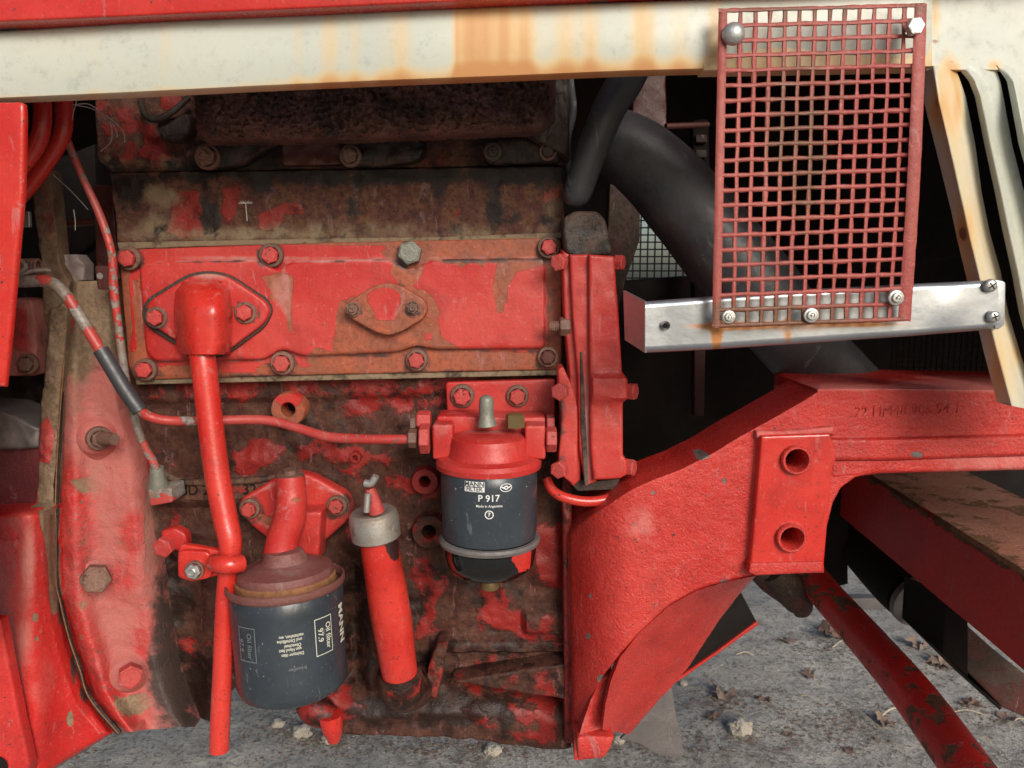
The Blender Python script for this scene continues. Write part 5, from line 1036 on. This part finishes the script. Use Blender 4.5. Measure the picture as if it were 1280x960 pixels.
tr = tb('track_rod', 'beam', tractor, [(1000, 700, 1.20), (1030, 740, 1.12), (1090, 808, .99), (1144, 872, .88), (1217, 972, .76), (1252, 1020, .71)], [18, 20, 23.5, 27, 31, 33], seg=32, wob=.01, field=Field(.46, .15, .1), label='red-brown track rod slanting over the ground')
tb('ball_joint', 'brown', tractor, [(968, 715, 1.15), (985, 735, 1.15), (1000, 756, 1.15), (1003, 768, 1.15)], [16, 20, 16, 9], seg=20, field=Field(.3, .2, .1), label='brown ball joint under the mount pad')
tb('joint_arm', 'brown', tractor, [(935, 690, 1.18), (960, 720, 1.17), (990, 745, 1.16)], [14, 18, 16], seg=16, field=Field(.4, .3, 0), label='dark steering arm beside the ball joint')
cyl = tb('steering_cylinder', 'black', tractor, [(1040, 640, 1.35), (1080, 690, 1.25), (1120, 728, 1.17), (1140, 745, 1.13)], [22, 26, 32, 33], seg=32, n=3, field=Field(1, 0, 0), label='black hydraulic cylinder below the beam')
ca_ = (at(1140, 745, 1.13) - at(1080, 690, 1.25)).normalized(); mq = mpp(1145, 750, 1.12)
la('end_cap', 'plate', cyl, [(31 * mq, -.006), (34 * mq, -.004), (34 * mq, .006), (31 * mq, .008), (15 * mq, .008), (13 * mq, .002), (0, .002)], at(1145, 750, 1.12), ca_, seg=36, field=Field(1, .25, 0))
tb('piston_rod', 'zinc', cyl, [(1145, 750, 1.12), (1185, 782, 1.04)], 8, seg=16, n=1)
pr('rear_plate', 'black', tractor, [(1000, 600), (1060, 600), (1060, 730), (1040, 735), (1010, 700)], 1.25, .02, bev=1, label='black plate behind the mount pad')
pr('far_bar', 'plate', tractor, [(1065, 748), (1120, 748), (1125, 762), (1066, 762)], 1.3, .02, bev=1, label='thin grey cross bar behind the track rod')
bw = bmesh.new()
b0, b1 = at(1180, 776, 1.0), None
pA = [(1207, 780), (1240, 810), (1300, 858), (1300, 905), (1252, 884), (1207, 838)]
pr('stop_face', 'black', tractor, [(1182, 760), (1210, 770), (1210, 846), (1253, 885), (1250, 888), (1178, 817)], .896, .1, bev=1, label='black end face of the hanging block')
pr('stop_block', 'brown', tractor, pA, .90, .10, bev=2, cut=8, amp=.001, field=Field(.5, .4, .1), label='black and rusty block hanging under the beam')
pr('skid_plate', 'black', tractor, [(886, 756), (925, 738), (946, 778), (895, 815), (838, 854), (800, 872), (800, 850)], .98, .006, bev=.5, label='black plate behind the frame sweep')
pr('skid_edge', 'beam', tractor, [(946, 777), (948, 781), (896, 818), (838, 858), (800, 878), (800, 872), (838, 854), (895, 815)], .976, .012, bev=.5, field=Field(1.3, -.3, 0), label='thin red edge of the black plate')
pr('mud_flap', 'plate', tractor, [(838, 850), (820, 872), (795, 905), (775, 924), (800, 930), (822, 943), (840, 946), (856, 944), (846, 900)], .86, .004, bev=.6, cut=8, amp=.001, nsc=30, field=Field(.8, .1, .3), label='bent grey sheet-metal flap below the frame')

# ================================================================== LOOSE THINGS ON THE GROUND
GZ = .014
def leaf(px, py, size, label, rot, curl=1.0, seed=0, kind='maple'):
    bm = bmesh.new(); random.seed(seed * 13 + 5); c = ground(px, py); s = .66 * size * mpp(px, py, c.y)
    n = 26; cen = bm.verts.new((0, 0, 0)); rim = []; midr = []
    for i in range(n):
        a = 2 * math.pi * i / n; r = (.72 + .28 * abs(math.cos(a * 2.5 + seed))) * (1 if kind == 'maple' else .8) * random.uniform(.55, 1.2)
        if kind != 'maple': r *= (1 if abs(math.cos(a)) > .5 else .55)
        for k_, lst in ((1, rim), (.5, midr)):
            z = curl * (.25 * k_ * abs(noise.noise(Vector((math.cos(a) * 1.4 * k_, math.sin(a) * 1.4 * k_, seed)))) * 2 + .12 * (k_ ** 2) * math.sin(a * 2 + seed))
            lst.append(bm.verts.new((math.cos(a) * r * k_, math.sin(a) * r * k_ * .8, z)))
    for i in range(n):
        j = (i + 1) % n; bm.faces.new((cen, midr[i], midr[j])); bm.faces.new((midr[i], rim[i], rim[j], midr[j]))
    g = bmesh.ops.extrude_face_region(bm, geom=bm.faces[:]); bmesh.ops.translate(bm, verts=[v for v in g['geom'] if isinstance(v, bmesh.types.BMVert)], vec=(0, 0, -.02))
    mz = min(v.co.z for v in bm.verts)
    for v in bm.verts: v.co = Vector((v.co.x, v.co.y, v.co.z - mz)) * s
    o = finish(bm, 'dead_leaf', 'leaf', None, label, sharp=60); o['category'] = 'leaf'; o['group'] = 'dead leaves on the ground'
    o.location = (c.x, c.y, GZ - .003); o.rotation_euler = (random.uniform(-.15, .15), random.uniform(-.15, .15), rot)
leaf(982, 808, 20, 'dark brown leaf left of the track rod, nearest below the ball joint', .4, 1.2, 1)
leaf(1035, 800, 34, 'crumpled leaf touching the track rod on its left side', 1.2, 1.6, 2)
leaf(1150, 815, 24, 'curled pale leaf between the track rod and the block under the beam', .2, 2.0, 3)
leaf(1175, 838, 32, 'broad crumpled pink-grey leaf right of the track rod', 2.2, 1.2, 4)
leaf(1105, 912, 26, 'bleached crumpled leaf close left of the track rod with a straw beside it', .6, 2.2, 5)
leaf(905, 878, 30, 'brown leaf above and left of the pale stone', 1.9, 1.3, 6)
leaf(955, 882, 22, 'small curled leaf straight above the pale stone', 2.6, 1.6, 7, 'oval')
leaf(890, 905, 20, 'rusty brown leaf just left of the pale stone', .9, 1.6, 8)
leaf(1010, 850, 18, 'flat dark leaf in the middle of the open ground', 1.5, .8, 9)
leaf(925, 840, 16, 'small dark leaf just below the black plate corner', .3, 1.1, 10)
leaf(1215, 890, 26, 'brown leaf under the lower corner of the hanging block', 2.9, 1.5, 11)
leaf(1258, 906, 22, 'torn leaf at the right edge below the wood offcut', .7, 1.3, 12)
leaf(97, 925, 34, 'curled tan leaf tucked under the red gearbox casting', .5, 1.8, 13)
leaf(75, 945, 24, 'dark leaf at the lower left corner beside the tan leaf', 2.0, 1.0, 14)
leaf(985, 925, 16, 'narrow brown leaf between the pale stone and the track rod', .2, 1.0, 15, 'oval')
leaf(1060, 945, 14, 'tiny dark leaf near the bottom edge left of the track rod', 1.2, 1.2, 16)
leaf(1165, 785, 18, 'small brown leaf below the end cap of the black cylinder', 2.2, 1.4, 17)
leaf(1245, 850, 22, 'light brown leaf caught on the hanging block by the wood offcut', 1.1, 2.2, 18)
def stone(px, py, size, label, seed, mat='stone', flat_=.7):
    bm = bmesh.new(); bmesh.ops.create_icosphere(bm, subdivisions=4, radius=1); c = ground(px, py); s = size * mpp(px, py, c.y)
    for v in bm.verts:
        v.co *= 1 + .35 * noise.fractal(v.co * 1.3 + Vector((seed, 0, 0)), .8, 2, 4); v.co.z *= flat_; v.co.x *= 1.15
    for v in bm.verts: v.co *= s
    o = finish(bm, 'stone', mat, None, label, sharp=30); o['category'] = 'stone'; o['group'] = 'stones on the ground'; o.location = (c.x, c.y, GZ + s * flat_ * .55)
stone(924, 922, 13, 'largest pale chalky stone on the ground', 1)
stone(616, 949, 9, 'small brown stone below the sump at the bottom edge', 2); stone(378, 926, 10, 'brown stone left of the red drain plug', 3)
stone(830, 948, 5, 'small white pebble beside the tip of the grey flap', 4); stone(848, 950, 5, 'white pebble right below the grey flap corner', 5); stone(854, 863, 4, 'tiny pale pebble under the black plate edge', 6)
stone(414, 934, 9, 'pale pebble right beneath the red drain plug', 7); stone(773, 935, 6, 'white pebble touching the frame foot', 8); stone(348, 915, 7, 'dull pebble under the oil filter', 9)
def straw(x0, y0, x1, y1, r, label, nm='straw'):
    a, b = ground(x0, y0), ground(x1, y1); a.z = GZ + .004; b.z = GZ + .006; m = (a + b) / 2 + Vector((0, .004, .005)); bm = bmesh.new(); tube(bm, [a, m, b], r, seg=7, n=4, px=False)
    o = finish(bm, nm, 'straw', None, label); o['category'] = nm; o['group'] = 'straws and twigs on the ground'
straw(1040, 818, 1066, 808, .0014, 'short pale straw left of the track rod'); straw(1100, 906, 1128, 896, .0020, 'thick pale straw touching the track rod')
straw(1045, 882, 1100, 922, .0010, 'long thin stalk left of the bleached leaf'); straw(905, 897, 935, 912, .0010, 'thin dark stalk above the pale stone'); straw(920, 827, 942, 829, .0013, 'short pale stalk below the black plate corner')
straw(555, 922, 578, 909, .0016, 'white straw poking out under the sump'); straw(1265, 912, 1285, 914, .0016, 'pale straw at the right edge'); straw(1190, 900, 1230, 905, .0010, 'thin stalk below the hanging block')
straw(1170, 940, 1200, 925, .0012, 'pale stalk right of the track rod near the bottom'); straw(1000, 880, 1020, 888, .0012, 'tiny stalk in the open ground')
# wood offcut
bm = bmesh.new(); c = ground(1275, 878); s = mpp(1275, 870, c.y); c = at(1272, 868, .93)
for q in ((-.028, .028, -.02, .02, -.006, .006),): box(bm, *q)
bmesh.ops.bevel(bm, geom=bm.edges[:], offset=.001, segments=1, affect='EDGES')
o = finish(bm, 'wood_offcut', 'wood', None, 'small grey wood offcut wedged by the hanging block', sharp=30); o['category'] = 'wood piece'; o.location = c; o.rotation_euler = (.1, -.1, .3)
# dandelion seed stuck to the block, cobweb threads
bm = bmesh.new(); tube(bm, [(309, 276, .779), (308, 265, .776), (307, 254, .773)], .7, seg=6, n=3)
for i in range(9):
    a = rad(-10 + 200 * i / 8); tube(bm, [(307, 254, .773), (307 + 9 * math.cos(a), 254 - 3.5 * math.sin(a), .770)], .35, seg=4, n=1)
o = finish(bm, 'dandelion_seed', 'thread', None, 'single white dandelion seed stuck to the brown engine block'); o['category'] = 'seed'
bm = bmesh.new()
for P in ([(92, 131, .74), (115, 136, .735), (140, 150, .73), (154, 165, .735), (156, 178, .74)], [(138, 152, .73), (140, 165, .73), (138, 178, .73), (126, 189, .74)], [(140, 154, .73), (146, 165, .73), (146, 172, .73)], [(92, 131, .74), (110, 130, .74), (124, 138, .74)], [(97, 122, .72), (92, 140, .72), (90, 150, .73)], [(66, 218, .78), (90, 240, .78), (110, 262, .78)], [(92, 262, .77), (94, 276, .77), (94, 288, .77)]):
    tube(bm, P, .55, seg=5, n=6)
o = finish(bm, 'cobweb', 'thread', None, 'wispy white cobweb threads in the upper left gap', kind='stuff'); o['category'] = 'cobweb'
# loose crumbs nobody could count
rng_ = np.random.default_rng(3)
def crumbs(name, mat, n, smin, smax, cen=None, flat_=.5):
    vs_, fs_ = [], []
    for i in range(n):
        if cen: k_ = rng_.integers(len(cen)); cx, cy, sx, sy = cen[k_]; px, py = rng_.normal(cx, sx), rng_.normal(cy, sy)
        else: px, py = rng_.uniform(-60, 1340), rng_.uniform(700, 990)
        if py < 690: continue
        c = ground(px, py)
        if not (.72 < c.y < 3.2 and -1.5 < c.x < 1.9): continue
        s = rng_.uniform(smin, smax) ** 1; k0 = len(vs_); a0 = rng_.uniform(0, 6.28)
        for z in (-.3, .35):
            for k_ in range(5):
                a = a0 + 6.28 * k_ / 5 + rng_.uniform(-.3, .3); r = s * rng_.uniform(.6, 1.2) * (1 if z < 0 else .6); vs_.append((c.x + math.cos(a) * r, c.y + math.sin(a) * r * rng_.uniform(.5, 1), GZ + z * s * flat_ + s * .2))
        for k_ in range(5): fs_.append((k0 + k_, k0 + (k_ + 1) % 5, k0 + 5 + (k_ + 1) % 5, k0 + 5 + k_))
        fs_.append((k0 + 5, k0 + 6, k0 + 7, k0 + 8, k0 + 9))
    me = bpy.data.meshes.new(name); me.from_pydata(vs_, [], fs_); me.materials.append(M[mat]); o = link(me, name, None); o['kind'] = 'stuff'; return o
clus = [(905, 885, 30, 10), (1150, 850, 50, 16), (1060, 905, 40, 16), (980, 930, 60, 14), (380, 925, 50, 12), (600, 945, 60, 8), (480, 940, 80, 12), (1220, 895, 40, 14), (80, 940, 30, 12), (1030, 815, 40, 10), (800, 940, 50, 8), (520, 915, 60, 4)]
o = crumbs('leaf_litter', 'leaf', 3200, .0010, .0048, clus, .3); o['label'] = 'brown leaf crumbs scattered over the concrete'; o['category'] = 'leaf litter'
o = crumbs('gravel', 'stone', 3200, .0007, .0030); o['label'] = 'pale grit scattered over the concrete'; o['category'] = 'grit'
